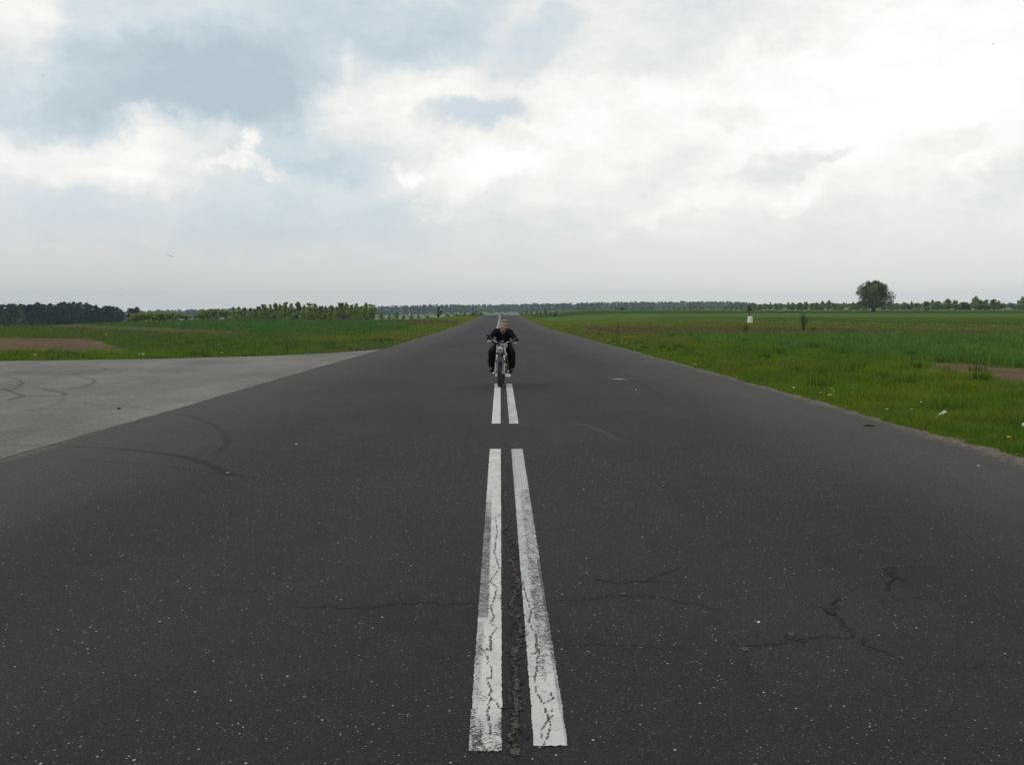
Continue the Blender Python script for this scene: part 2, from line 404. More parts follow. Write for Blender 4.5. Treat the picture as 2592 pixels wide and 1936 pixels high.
def inpoly(x, y, P):
    ins = np.zeros(np.shape(x), bool); n = len(P)
    for i in range(n):
        x1, y1 = P[i]; x2, y2 = P[(i + 1) % n]
        c = ((y1 > y) != (y2 > y)) & (x < (x2 - x1) * (y - y1) / (y2 - y1 + 1e-9) + x1); ins ^= c
    return ins
def zone(x, d):
    """real colour of the ground cover, and cover type: 0 bare, 1 grass, 2 crop"""
    x = np.asarray(x, float); d = np.asarray(d, float)
    col = np.zeros(x.shape + (3,)); typ = np.ones(x.shape)
    jx = (fbm(x * .4, d * .4, 3) - .5) * 2.2; jd = (fbm(x * .3, d * .2, 5) - .5) * 5
    n1 = fbm(x * .22, d * .12, 11); n2 = fbm(x * 1.3, d * .8, 13)
    def put(mask, c, t=1): col[mask] = c; typ[mask] = t
    R_ = x > 0
    put(np.ones(x.shape, bool), C['mid'])
    # right of the runway
    put(R_, C['bright']); put(R_ & (d > 55), C['olive'])
    far = R_ & (x > 9 + jx * .6) & (d > 60)
    put(far & (d + 1.4 * x + jd > 135), C['olive'])
    put(far & (d + .55 * x + jd * .5 > 87) & (d + 1.4 * x + jd <= 135), C['plum'])
    k = d + 2.2 * x + jd * .3
    put(far & (k > 217), C['mid'] * 1.05)
    put(far & (k > 209) & (k <= 213), C['mid'] * .7)
    put(far & (k > 213) & (k <= 219), C['pale'] * .8)
    put(far & (d > 172 + jd), C['farb']); put(far & (d > 178 + jd), C['far'] * 1.0); put(far & (d > 255 + jd * 2), C['farb'])
    put(far & (d > 300 + jd), C['plum'] * .8); put(far & (d > 316 + jd), C['farb'] * .8); put(far & (d > 350 + jd), C['far'])
    xw = np.interp(d, [0, 20, 29, 49, 70], [17, 15.6, 14.6, 12.2, 12.0]) + jx * .35
    wheat = R_ & (x > xw) & (d + .55 * x + jd * .5 <= 87)
    put(wheat, C['wheat'], 2)
    soil = R_ & (x > 11.35 + jx * 1.0 + np.clip(d - 27, 0, 9) * .3 + (n2 - .5) * 1.6) & (x <= xw - .25 - (n2 - .5)) & (d < 34)
    put(soil, C['soil'], 0)
    # left of the runway
    L_ = x < 0
    put(L_ & (x > -13 + jx * 2), C['olive']); put(L_ & (d < 60), C['mid'] * 1.05)
    put(L_ & (d < 42 + jd * .3) & (d > 0), C['bright'])
    put(L_ & (d > 60) & (x < -13 + jx * 2), C['mid'])
    q = d - (56 - 1.34 * x)
    put(L_ & (q > 3 + jd) & (x < -10 + jx * 2), C['crop'])
    put(L_ & (np.abs(q + jd * .9) < 6.0) & (x < -20 + jx * 4) & (x > -75), C['soil'] * .60 + C['mid'] * .30, 0)
    put(L_ & inpoly(x, d, [(-16, 145), (-6.5, 150), (-6.5, 178), (-14, 190)]), C['plum'])
    put(inpoly(x + jx * .25, d + jd * .12, plough), C['soil'], 0)
    put(L_ & (d > 205), C['olive'] * 1.0)
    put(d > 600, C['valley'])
    # natural mottling
    dry = sst(n1, .54, .72)[..., None] * (typ == 1)[..., None]
    col = col * (1 - dry * .38) + C['dry'] * dry * .38
    col = col * (0.80 + .42 * n2)[..., None]
    return col, typ
X, Dg = np.meshgrid(gx, gd, indexing='ij')
Zg = Z(X, Dg) - .03 + (fbm(X * .7, Dg * .7, 21) - .5) * .05 * sst(np.abs(X - .17), 6.2, 8) * (Dg > 8)
Zg = np.where((X < -5) & (Dg < 48), Z(X, Dg) - .035, Zg)
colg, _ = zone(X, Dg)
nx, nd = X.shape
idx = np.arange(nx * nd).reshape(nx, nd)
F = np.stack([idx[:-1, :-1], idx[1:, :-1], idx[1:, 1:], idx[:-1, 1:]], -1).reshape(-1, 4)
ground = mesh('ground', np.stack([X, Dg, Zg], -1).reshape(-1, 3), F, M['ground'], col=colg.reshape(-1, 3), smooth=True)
tag(ground, kind='structure')

# ---------------------------------------------------------------- runway and apron
WL, WR = 5.10, 5.45
def fine_d(a, b):
    out = [a]
    while out[-1] < b:
        d = out[-1]; out.append(d + (.12 if 6 < d < 40 else .5 if d < 80 else 2.0 if d < 300 else 5.0))
    return np.array(out)
rd = fine_d(-12, 900)
def edge_r(d): return cx(d) + WR + .18 * (1 - sst(d, 10.5, 14.5)) + (fbm(d * 2.5, d * 0 + 3, 31, 5) - .5) * .26 + (fbm(d * .3, d * 0, 32) - .5) * .12
def edge_l(d): return cx(d) - WL - .15 * (1 - sst(d, 10.5, 17)) + (fbm(d * 2.5, d * 0 + 8, 33, 5) - .5) * .10 + np.where(d > 46, (fbm(d * .4, d * 0, 34) - .5) * .1, 0)
cols = np.stack([edge_l(rd), cx(rd) - 2.5, cx(rd) + 0, cx(rd) + 2.5, edge_r(rd)], 1)
zz = rz(rd)
V = []; n5 = cols.shape[1]
V = np.stack([cols, np.repeat(rd[:, None], n5, 1), np.repeat(zz[:, None], n5, 1)], -1)
skl = np.stack([cols[:, 0] - .01, rd, zz - .08], -1)[:, None]; skr = np.stack([cols[:, -1] + .01, rd, zz - .08], -1)[:, None]
idx = np.arange(V.shape[0] * V.shape[1]).reshape(V.shape[:2])
F = np.stack([idx[:-1, :-1], idx[:-1, 1:], idx[1:, 1:], idx[1:, :-1]], -1).reshape(-1, 4)
tag(mesh('runway', V.reshape(-1, 3), F, M['runway'], smooth=True), kind='structure')
# apron: d edge as a function of x
ax = axis_lin([(-90, -30, 1.0), (-30, -4.9, .12)])
def apron_far(x):
    return np.interp(x, [-90, -40, -25, -16.1, -12, -8.25, -6.6, -5.6, -5.0, -4], [29.5, 31.5, 32.4, 33.2, 34.6, 37.4, 40.2, 43.0, 45.4, 46]) + (fbm(x * 3, x * 0, 41) - .5) * .10
af = apron_far(ax); rows = []
for x, f in zip(ax, af):
    t = np.linspace(-14, f, 60); rows.append(np.stack([np.full(60, x), t, rz(t) - .004], -1))
V = np.array(rows)
idx = np.arange(V.shape[0] * V.shape[1]).reshape(V.shape[:2])
F = np.stack([idx[:-1, :-1], idx[1:, :-1], idx[1:, 1:], idx[:-1, 1:]], -1).reshape(-1, 4)
tag(mesh('taxiway', V.reshape(-1, 3), F, M['apron'], smooth=True), kind='structure')

# ---- white double dashed centre line
def crackdist(x, d, P):
    best = np.full(x.shape, 9.0)
    for (x1, y1), (x2, y2) in zip(P[:-1], P[1:]):
        vx, vy = x2 - x1, y2 - y1; t = np.clip(((x - x1) * vx + (d - y1) * vy) / (vx * vx + vy * vy + 1e-9), 0, 1)
        best = np.minimum(best, np.hypot(x - x1 - t * vx, d - y1 - t * vy))
    return best
def c7(*p): return [hit(1000 + x * .4843, 1100 + y * .4843) for x, y in p]
def c2r(*p): return [hit(1150 + x * .2034, 1600 + y * .2034) for x, y in p]
_bl, _br, _tl, _tr = hit(1186, 1902), hit(1269, 1902), hit(1240, 1137), hit(1268, 1137)
_cl, _cr, _ul, _ur = hit(1353, 1889), hit(1437, 1887), hit(1294, 1137), hit(1323, 1137)
SL = ((_bl[0] + _tl[0]) / 2, (_br[0] + _tr[0]) / 2); SR = ((_cl[0] + _ul[0]) / 2, (_cr[0] + _ur[0]) / 2)
D0, D1, D0R = _bl[1], _tl[1], _cl[1]
def dash(d0, d1, xr, side, near=False):
    dx = .006 if near else .06; dd = .012 if near else .5 if d0 < 40 else 2
    xs = np.linspace(xr[0], xr[1], max(3, int((xr[1] - xr[0]) / dx))); ds = np.linspace(d0, d1, max(5, int((d1 - d0) / dd)))
    Xs, Ds = np.meshgrid(xs, ds, indexing='ij')
    t = (Xs - xr[0]) / (xr[1] - xr[0]); L = (Ds - d0) / (d1 - d0)
    n = fbm(Xs * 9, Ds * 3, 51 + side); nb = fbm(Xs * 25, Ds * 7, 57 + side)
    wear = .12 + .25 * (n - .4); grey = np.zeros_like(Xs) + .05
    if near and side == 0:
        wear = .24 + .22 * sst(nb, .45, .7)
        a = sst(t, .52, .42) if False else (1 - sst(t, .36 + .10 * (1 - L * 2), .42 + .10 * (1 - L * 2)))
        g = a * sst(Ds, 5.25, 5.28) * (1 - sst(Ds, 7.3, 9.2)); g = g * (t < .62 - .075 * (Ds - 5.2))
        wear += .42 * g; grey += .72 * g
        g = (1 - sst(t, .22, .30)) * (Ds < 5.2) * sst(Ds, 4.0, 4.3); wear += .14 * g; grey += .40 * g
        e = 1 - sst(Ds, 3.8, 4.25); wear += .34 * e * (.5 + nb)
        wear += .30 * sst(t, .93, .985) * sst(nb, .3, .6) * (Ds < 6)
        w1 = np.abs(Ds - (7.55 + .35 * t)) < .05; grey += .4 * w1
        w1 = np.abs(Ds - (11.35 - .25 * t)) < .05; grey += .25 * w1
    elif near:
        mid_ = sst(Ds, 4.0, 4.9) * (1 - sst(Ds, 8.9, 9.05))
        wear = .28 + .40 * mid_ * (.50 + .50 * sst(t, .25 + .3 * (nb - .5), .5)) + .45 * (nb - .5)
        far = sst(Ds, 8.95, 9.02); wear = wear * (1 - far) + far * .34; grey += .12 * mid_ + .50 * far
        for q in (.28, .47, .66, .82): grey -= .42 * far * np.exp(-((t - q - .02 * (Ds - 10)) / .022) ** 2); wear -= .1 * far * np.exp(-((t - q - .02 * (Ds - 10)) / .022) ** 2)
        g = (t > .90 - .02 * (Ds - 4)) * (Ds < 6.5); grey += .45 * g; wear += .15 * g
    else:
        wear = .25 + .30 * (n - .4) + (.18 if side else 0); grey = .05 + .25 * sst(n, .5, .7)
    if near:
        P0 = crk[side]
        for P in P0:
            wob = .006 * (fbm(Xs * 60, Ds * 40, 61) - .5)
            c = crackdist(Xs + wob * 2, Ds + wob * 3, P); wear += (1.1 * sst(fbm(Xs * 14, Ds * 14, 67), .26, .42) + .35) * (1 - sst(c, .0008, .0036))
    Xj = Xs + cx(Ds)
    if near:
        e = .013 * (fbm(Ds * 40, Xs * 0 + side, 65) - .5); Xj = Xj + np.where((t == 0) | (t == 1), e, 0)
        Ds2 = Ds + np.where((L == 0), .02 * (fbm(Xs * 60, Xs * 0, 66) - .5), 0)
    else: Ds2 = Ds
    V = np.stack([Xj, Ds2, rz(Ds2) + .004], -1).reshape(-1, 3); a, b = Xs.shape; idx = np.arange(a * b).reshape(a, b)
    F = np.stack([idx[:-1, :-1], idx[1:, :-1], idx[1:, 1:], idx[:-1, 1:]], -1).reshape(-1, 4)
    o = mesh('centre_line_marking', V, F, M['paint'], attrs={'wear': np.clip(wear, 0, 2).ravel(), 'grey': np.clip(grey, 0, 1).ravel()})
    tag(o, kind='structure')
crk = [[c7((525, 435), (533, 500), (527, 560), (520, 620), (545, 700), (495, 770), (532, 800), (520, 860), (500, 900), (517, 960), (495, 990), (532, 1010), (500, 1060), (503, 1130)),
        c2r((310, 170), (345, 215), (380, 260), (430, 350), (410, 400), (470, 440), (460, 520), (475, 575), (405, 580), (430, 650), (452, 730), (438, 790), (462, 830), (420, 900), (432, 950), (400, 1010), (430, 1080), (442, 1180), (430, 1290)),
        c2r((452, 20), (440, 100), (462, 130), (445, 170), (455, 230)), c2r((400, 210), (455, 230), (465, 215)), c2r((460, 830), (530, 890), (560, 960), (600, 950))],
       [c7((668, 780), (690, 860), (712, 930), (700, 980), (740, 1060), (742, 1140), (720, 1150)), c2r((980, 20), (1030, 80), (1010, 180), (1060, 280), (1030, 330), (1030, 480), (1000, 560), (1010, 700), (1040, 800), (1110, 900), (1160, 1070), (1160, 1110), (1080, 1230), (1120, 1400)),
        c2r((1200, 760), (1240, 830), (1120, 890)), c2r((1240, 1020), (1165, 1110)), c2r((1195, 1120), (1180, 1230), (1155, 1350)), c2r((1230, 950), (1215, 1000))]]
dash(D0, D1, SL, 0, True); dash(D0R, D1, SR, 1, True)
d0 = 14.02
while d0 < 350:
    dash(d0, d0 + 7.95, SL, 0); dash(d0, d0 + 7.95, SR, 1); d0 += 10.5

# ---- ribbons: tyre marks, cracks, crumbled joint
def spline(P, n=8):
    P = [np.array(p, float) for p in P]
    if len(P) < 3: return np.array([P[0] + (P[-1] - P[0]) * t for t in np.linspace(0, 1, 12)])
    Q = [2 * P[0] - P[1]] + P + [2 * P[-1] - P[-2]]; out = []
    for i in range(1, len(Q) - 2):
        for k in range(n):
            t = k / n; a, b, c, d = Q[i - 1], Q[i], Q[i + 1], Q[i + 2]
            out.append(.5 * ((2 * b) + (c - a) * t + (2 * a - 5 * b + 4 * c - d) * t * t + (3 * b - a - 3 * c + d) * t ** 3))
    out.append(P[-1]); return np.array(out)
WK = {'tyre_mark': .62, 'crack': .62, 'paving_joint': .8}
def ribbon(name, P, wd, mat, dz, amp=1.0, amp_along=None, jit=0.0, seed=0, smooth=True, flat=False, n=8, fq=9):
    C_ = spline(P, n) if smooth else np.array(P, float)
    if jit:
        # refine so that the crack wanders
        L = np.r_[0, np.cumsum(np.hypot(*np.diff(C_, axis=0).T))]; s = np.arange(0, L[-1], .012)
        C_ = np.stack([np.interp(s, L, C_[:, 0]), np.interp(s, L, C_[:, 1])], 1)
        C_[:, 0] += (fbm(s * fq, s * 0, 71 + seed, 4) - .5) * jit; C_[:, 1] += (fbm(s * fq, s * 0 + 5, 77 + seed, 4) - .5) * jit
    m = len(C_); T = np.gradient(C_, axis=0); T /= np.linalg.norm(T, axis=1)[:, None] + 1e-9; N = np.stack([-T[:, 1], T[:, 0]], 1)
    wa = (np.interp(np.linspace(0, 1, m), np.linspace(0, 1, len(wd)), wd) if isinstance(wd, (list, tuple)) else np.full(m, wd)) * WK.get(name, 1)
    ta = np.linspace(0, 1, m)
    al = np.interp(ta, np.linspace(0, 1, len(amp_along)), amp_along) if amp_along else np.minimum(1, np.minimum(ta, 1 - ta) * 8)
    offs = np.array([-1, -.6, 0, .6, 1.]); pr = np.array([0, .8, 1, .8, 0])
    V = C_[:, None] + N[:, None] * (offs[None, :, None] * wa[:, None, None] * .5)
    Zr = rz(V[..., 1]) + dz; V = np.concatenate([V, Zr[..., None]], -1)
    a = al[:, None] * pr[None] * amp; idx = np.arange(m * 5).reshape(m, 5)
    F = np.stack([idx[:-1, :-1], idx[:-1, 1:], idx[1:, 1:], idx[1:, :-1]], -1).reshape(-1, 4)
    o = mesh(name, V.reshape(-1, 3), F, mat, attrs={'a': a.ravel()}); tag(o, kind='structure'); return o
def s3(*p): return [hit(x * .226, 880 + y * .226) for x, y in p]
def s8(*p): return [hit(x * .4521, 880 + y * .4521) for x, y in p]
dz = [.0020]
def skid(P, wd, amp, along=None):
    dz[0] += .0004; amp = amp * .72; ribbon('tyre_mark', P, wd, M['skid'], dz[0], amp, along)
skid(s3((-60, 272), (0, 275), (300, 285), (740, 303), (900, 280), (1100, 262), (1190, 246), (1130, 228), (1020, 225)), .16, .62, [.3, .5, .9, .8, .5, .9, 1, .8, 0])
skid(s3((40, 325), (150, 340), (235, 370), (245, 400), (190, 450), (110, 482)), .22, .42)
skid(s3((780, 308), (920, 330), (1040, 360), (1050, 390), (960, 430), (720, 482)), .2, .45)
skid(s3((260, 430), (450, 455), (620, 490), (710, 510), (700, 540), (480, 545), (200, 530), (0, 545), (-60, 550)), .2, .5)
skid(s3((-60, 455), (60, 470), (170, 505), (240, 540), (160, 570), (0, 610)), .25, .45)
skid(s3((730, 545), (700, 590), (500, 670), (0, 722)), .18, .22)
skid(s3((820, 532), (1500, 526), (2300, 518)), .1, .4)
skid(s3((760, 508), (1300, 430), (1800, 370), (2200, 345), (2900, 330)), .1, .3)
skid(s3((0, 345), (600, 350), (1200, 358)), .1, .25)
skid(s3((840, 605), (1200, 650), (1500, 668), (1780, 716)), .14, .42)
skid(s3((1300, 660), (1700, 640), (2200, 575)), .1, .3)
skid(s3((250, 712), (500, 692), (720, 686)), .3, .35)
skid(s3((780, 724), (900, 728)), .14, .5)
skid(s3((0, 760), (700, 755), (1500, 735)), .09, .28)
skid(s3((1520, 252), (1700, 272), (1790, 295)), .15, .5)
skid(s3((1250, 246), (1360, 264), (1280, 292), (1160, 315)), .15, .35)
skid(s3((-50, 1086), (450, 1097)), .12, .5, [.9, .9, .9])
skid(s8((203, 547), (300, 549), (600, 563), (850, 585), (1050, 615), (1200, 665), (1280, 705), (1450, 732)), [.10, .12, .12, .14, .18, .24, .30, .12], .85, [.55, .6, .65, .8, .9, 1, 1, 0])
skid(s8((900, 360), (1100, 395), (1220, 450), (1270, 505), (1255, 560), (1190, 618)), [.10, .2, .22, .24, .2, .12], .34)
skid(s8((230, 618), (500, 635), (900, 665), (1230, 700)), .13, .36, [.1, .6, .8, .9])
skid([hit(1340, 1068), hit(1000, 1098), hit(880, 1130), hit(800, 1150)], .18, .12)
ribbon('paint_scuff', [hit(1536, 959), hit(1560, 959.5), hit(1591, 961.5)], [.05, .34, .12], M['scuff'], .003, .85, [0, .6, 1, .9, .2])
ribbon('paint_scuff', [hit(1415, 1069), hit(1490, 1079), hit(1545, 1104), hit(1575, 1118)], .10, M['scuff'], .003, .07)
ribbon('tyre_mark', [hit(1590, 962), hit(1620, 968), hit(1700, 1020)], .14, M['skid'], .003, .2)
def sa(*p): return [hit(1300 + x * .584, 1350 + y * .584) for x, y in p]
def sb(*p): return [hit(x * .584, 1350 + y * .584) for x, y in p]
kseed = [0]
def crack(P, wd, amp=1.0, along=None):
    kseed[0] += 1; q = kseed[0]; amp = amp * .66
    ribbon('crack', P, wd * 1.0, M['crack'], .0032 + .0002 * q, amp, along, jit=.10, seed=q, fq=14)
    ribbon('crumbled_crack_edge', P, wd * 2.6, M['crumb'], .0033 + .0002 * q, amp * .75, along, jit=.10, seed=q, fq=14)
    if len(P) > 2 and amp > .7:
        for k in (1, len(P) - 2):
            sg = 1 if (q + k) % 2 else -1; x0, y0 = P[k]; ribbon('crack', [(x0, y0), (x0 + .05 * sg, y0 + .10 * sg), (x0 + .16, y0 + .20 * sg)], wd * .6, M['crack'], .0034 + .0002 * q, amp * .6, [1, .7, 0], jit=.06, seed=q + 40 + k, fq=14)
crack(sb((1180, 314), (1260, 318), (1500, 321), (1700, 311), (1870, 303), (2065, 303)), .019, 1.0, [.1, .5, 1, 1, 1, .5])
crack(sb((700, 240), (900, 246), (1100, 252)), .012, .5)
crack(sa((160, 288), (340, 280), (470, 268), (600, 275), (700, 293), (850, 320), (910, 360)), .018, .8)
crack(sa((300, 190), (450, 215), (560, 205), (660, 170), (750, 150)), .020, .8)
crack(sa((450, 218), (560, 205), (780, 217)), .016, .8)
crack(sa((200, 487), (400, 478), (560, 495), (800, 497)), .014, .8)
crack(sa((930, 470), (980, 487), (1060, 485), (1130, 478), (1210, 457), (1350, 453), (1450, 455), (1500, 450)), .018, 1.0)
crack(sa((1190, 440), (1230, 462), (1290, 470)), .018, .9)
crack(sa((1500, 450), (1550, 485), (1600, 510), (1650, 540), (1680, 575)), .024, 1.0, [.6, 1, 1, .5, 0])
crack(sa((1345, 345), (1375, 325), (1420, 275)), .030, .9)
crack(sa((1380, 350), (1440, 390), (1460, 430), (1490, 452)), .026, .7)
crack(sa((1300, 320), (1370, 330)), .018, .7)
crack(sa((1590, 150), (1630, 145), (1650, 185), (1620, 230), (1560, 250)), .034, .75)
crack(sa((1640, 148), (1800, 142), (1960, 156)), .018, .6)
crack(sa((1580, 295), (1720, 275), (1830, 287)), .018, .6)
crack(sa((1970, 578), (2090, 572), (2205, 586)), .012, .7)
crack(sa((1000, 510), (1012, 560), (1030, 600), (1010, 640)), .014, .6)
crack(sa((900, 365), (905, 420), (880, 470)), .014, .45)
crack([hit(1000, 1104), hit(1130, 1103), hit(1230, 1106)], .022, .4)
crack([hit(1500, 1004), hit(1430, 982)], .03, .35)
ribbon('apron_seam', [(float(edge_l(np.array(q))) - .0, q) for q in np.arange(6, 45, .25)], .10, M['debris'], .0042, .80, [1, 1, .8, .5], smooth=False)
# dark pit where the asphalt has broken out
def patch(name, u, v, ru, rv, mat, dzz, amp=1.0, seed=0):
    x0, y0 = hit(u, v); x1, _ = hit(u + ru, v); _, y1 = hit(u, v - rv); rx = abs(x1 - x0); ry = abs(y1 - y0)
    n = 22; V = [(x0, y0, rz(y0) + dzz)]; A = [amp]; F = []
    for ring, k in ((.55, .9), (1.0, 0)):
        for i in range(n):
            a = 2 * math.pi * i / n; q = .35 + 1.25 * float(fbm(math.cos(a) * 5 + 5, math.sin(a) * 5 + 5, (90 + seed) % 61))
            V.append((x0 + rx * ring * q * math.cos(a), y0 + ry * ring * q * math.sin(a), rz(y0 + ry * ring * q * math.sin(a)) + dzz)); A.append(amp * k)
    for i in range(n):
        j = (i + 1) % n; F += [(0, 1 + i, 1 + j), (1 + i, 1 + n + i, 1 + n + j), (1 + i, 1 + n + j, 1 + j)]
    o = mesh(name, V, F, mat, attrs={'a': A}); tag(o, kind='structure')
patch('asphalt_pit', 2100, 1548, 15, 9, M['crack'], .006, 1.3, 1)
patch('asphalt_pit', 1886, 1645, 20, 8, M['debris'], .006, .9, 2); patch('asphalt_pit', 2004, 1607, 12, 10, M['debris'], .0065, .8, 3)
patch('asphalt_pit', 1578, 1505, 9, 4, M['debris'], .0065, .9, 4); patch('asphalt_pit', 2140, 1585, 34, 12, M['debris'], .0062, .35, 5)
patch('asphalt_pit', 2262, 1455, 18, 22, M['crack'], .0062, .35, 6)
# crumbling paving joint between the two lines
jp = c7((565, -80), (575, 20), (580, 100), (588, 170), (590, 230), (580, 330), (595, 450), (580, 500), (602, 560), (592, 600), (610, 650), (628, 730), (640, 790), (615, 880), (640, 950), (662, 1030), (630, 1120), (635, 1250), (620, 1330), (628, 1450), (640, 1530), (615, 1600), (620, 1690))
ribbon('paving_joint', jp, [.02, .02, .022, .025, .028, .032, .040, .044, .048, .05], M['crack'], .0036, .50, [.0, .2, .35, .45, .55, .6, .8, .6, .9, .8], jit=.09, seed=31, fq=16)
ribbon('paving_joint', jp, [.022, .024, .027, .032, .036, .040, .042, .042, .042], M['debris'], .0052, .80, [.2, .8, .75, .8, .7, .9, .75, .9, .8, .9], jit=.09, seed=31, fq=16)
ribbon('paving_joint', jp, .075, M['crumb'], .0040, .85, [.1, .4, .7, .8, 1, 1, 1, 1, 1], jit=.09, seed=31, fq=16)
for q_, P_ in enumerate([((585, 240), (560, 300), (572, 380)), ((600, 560), (640, 600), (622, 660)), ((640, 800), (660, 840), (655, 900)), ((640, 950), (610, 1000), (600, 1060)), ((635, 1250), (670, 1300), (690, 1290)), ((625, 1440), (580, 1430), (560, 1450)), ((640, 1520), (690, 1560), (700, 1600)), ((590, 1180), (640, 1200), (690, 1215))]): ribbon('paving_joint', c7(*P_), .022, M['crack'], .0062, .85, jit=.05, seed=60 + q_, fq=16)
ribbon('paving_joint', c7((640, 790), (600, 800), (592, 806)), .02, M['crack'], .006, .8, jit=.02, seed=35)
o = jp[0]
ribbon('paving_joint', [(.067, 3.2), (.067, 6), (.067, 9), (.067, 12)], .15, M['skid'], .0016, .42, [.5, .5, .4, .15])
ribbon('paving_joint', [(o[0], o[1] + 0), (.055, 18), (.04, 30), (-.05, 60), (-.18, 100)], .05, M['skid'], .0038, .35, [.9, .9, .8, .6, 0])
for u, v, a, b in [(1306, 1785, 7, 28), (1308, 1740, 6, 12), (1306, 1838, 8, 10), (1304, 1905, 12, 14), (1305, 1650, 7, 9), (1307, 1725, 9, 7), (1318, 1600, 5, 8), (1312, 1560, 6, 7)]:
    patch('broken_asphalt', u, v, a * 1.7, b * 1.2, M['debris'], .0068, .80, u)
for u, v, a, b in [(1303, 1742, 12, 7), (1301, 1772, 9, 8), (1310, 1627, 7, 5), (1299, 1880, 7, 5), (1297, 1700, 10, 5)]:
    patch('broken_asphalt', u, v, a * 1.4, b * 1.3, M['crack'], .0064, .55, u)

# ---------------------------------------------------------------- grass and crop blades
def blades(name, n, xr, dr, want, hgt, wid, cfun, seed, lean=.5, dens=1.2, extra=None, kind='stuff', cat='grass', label=None):
    r = np.random.RandomState(seed)
    u = r.rand(n); a, b = dr; k = 1 - dens
    d = (a ** k + u * (b ** k - a ** k)) ** (1 / k) if abs(k) > 1e-3 else a * (b / a) ** u
    x = xr[0](d) + (xr[1](d) - xr[0](d)) * r.rand(n)
    col, typ = zone(x, d); keep = want(x, d, typ, r.rand(n)); x = x[keep]; d = d[keep]; col = col[keep]; m = len(x)
    cl = fbm(x * 1.2, d * 1.2, seed + 3); clump = sst(cl, .42, .68)
    h = hgt(x, d) * (.55 + .6 * r.rand(m)) * (.6 + .9 * clump); wdt = wid * (.6 + .8 * r.rand(m)) * np.maximum(1, d / 13)
    yaw = r.rand(m) * 6.283; ln = lean * (.3 + r.rand(m)) * h; la = r.rand(m) * 6.283
    z = Z(x, d) - .035
    cx_, sy_ = np.cos(yaw) * wdt, np.sin(yaw) * wdt; lx, ly = np.cos(la) * ln, np.sin(la) * ln
    P0 = np.stack([x - cx_, d - sy_, z], -1); P1 = np.stack([x + cx_, d + sy_, z], -1)
    P2 = np.stack([x + cx_ * .7 + lx * .4, d + sy_ * .7 + ly * .4, z + h * .6], -1); P3 = np.stack([x - cx_ * .7 + lx * .4, d - sy_ * .7 + ly * .4, z + h * .6], -1)
    P4 = np.stack([x + lx, d + ly, z + h], -1)
    V = np.stack([P0, P1, P2, P3, P4], 1).reshape(-1, 3); b0 = np.arange(m)[:, None] * 5
    F3 = np.concatenate([b0 + np.array([[0, 1, 2]]), b0 + np.array([[0, 2, 3]]), b0 + np.array([[3, 2, 4]])], 0)
    c = cfun(x, d, col, r, m) * (.75 + .5 * r.rand(m))[:, None]
    cc = np.repeat(c, 5, 0)
    o = mesh(name, V, F3, M['grass'], col=cc); tag(o, label, cat, kind=kind); return o
def gcol(x, d, col, r, m):
    c = col * 1.66; dry = (r.rand(m) < .07 + .10 * sst(fbm(x * .5, d * .5, 99), .5, .7))[:, None]
    c = np.where(dry, np.array([.16, .14, .065]), c); hue = (fbm(x * .9, d * .7, 98) - .5)[:, None]
    return c * (1 + hue * np.array([1.1, .35, -.4]))
ger = lambda d: cx(d) + WR - .03
blades('verge_grass', 230000, (ger, lambda d: np.minimum(.56 * d + 3, 13 + d * .05)), (7, 90),
       lambda x, d, t, u: (t == 1) & (x > edge_r(d) - .04) & (x < .56 * d + 3) & ((x > edge_r(d) + .03) | (u < .5)), lambda x, d: np.where(x < 5.8, .07, .125), .0042, gcol, 1,
       label='green verge grass along the right edge of the runway')
blades('wheat', 120000, (lambda d: np.full_like(d, 11.5), lambda d: .56 * d + 4), (18, 92),
       lambda x, d, t, u: (t == 2), lambda x, d: .26 + .10 * (fbm(x * .8, d * .8, 123) - .5), .006, lambda x, d, c, r, m: c * 2.0 * (1 + .5 * (fbm(x * .5, d * .25, 140) - .5))[:, None], 2, .35, cat='crop', label='dark green young crop growing beyond the bare soil strip')
blades('field_grass', 130000, (lambda d: -(.56 * d + 3), lambda d: cx(d) - WL + .02 + 0 * d), (30, 200),
       lambda x, d, t, u: (t == 1) & (x < edge_l(d) + .02) & ((d > apron_far(x) - .02) | (x < -90)), lambda x, d: .13 * (1 + .004 * d), .0045, gcol, 3,
       label='grass left of the runway behind the grey taxiway')
blades('meadow_grass', 60000, (lambda d: np.full_like(d, 5.6), lambda d: .54 * d + 3), (60, 135),
       lambda x, d, t, u: (t >= 1), lambda x, d: .075 + .0002 * d, .006, gcol, 4, label='mixed meadow grass on the fields right of the runway')
# bigger weed tussocks
def tufts(name, spots, mat, parent=None):
    r = np.random.RandomState(5); Vv = []; Cc = []
    for (x, d, h, wd_, n, c) in spots:
        for _ in range(n):
            a = r.rand() * 6.283; q = r.rand() ** .5 * wd_; bx = x + math.cos(a) * q; by = d + math.sin(a) * q; z = float(Z(bx, by)) - .03
            hh = h * (.5 + .7 * r.rand()); l = .5 * hh * r.rand(); w_ = .006 * max(1, d / 14); y = r.rand() * 3.14
            Vv += [(bx - w_ * math.cos(y), by - w_ * math.sin(y), z), (bx + w_ * math.cos(y), by + w_ * math.sin(y), z), (bx + math.cos(a) * l, by + math.sin(a) * l, z + hh)]
            Cc += [np.array(c) * (.7 + .6 * r.rand())] * 3
    V = np.array(Vv); return mesh(name, V, np.arange(len(V)).reshape(-1, 3), mat, parent, col=np.array(Cc))
rr = np.random.RandomState(12); sp = []
for _ in range(70):
    d = 9 + 70 * rr.rand() ** 1.5; x = 6.0 + rr.rand() * min(.5 * d, 9); sp.append((x, d, .16 + .12 * rr.rand(), .10 + .2 * rr.rand(), 60, (.055, .10, .010)))
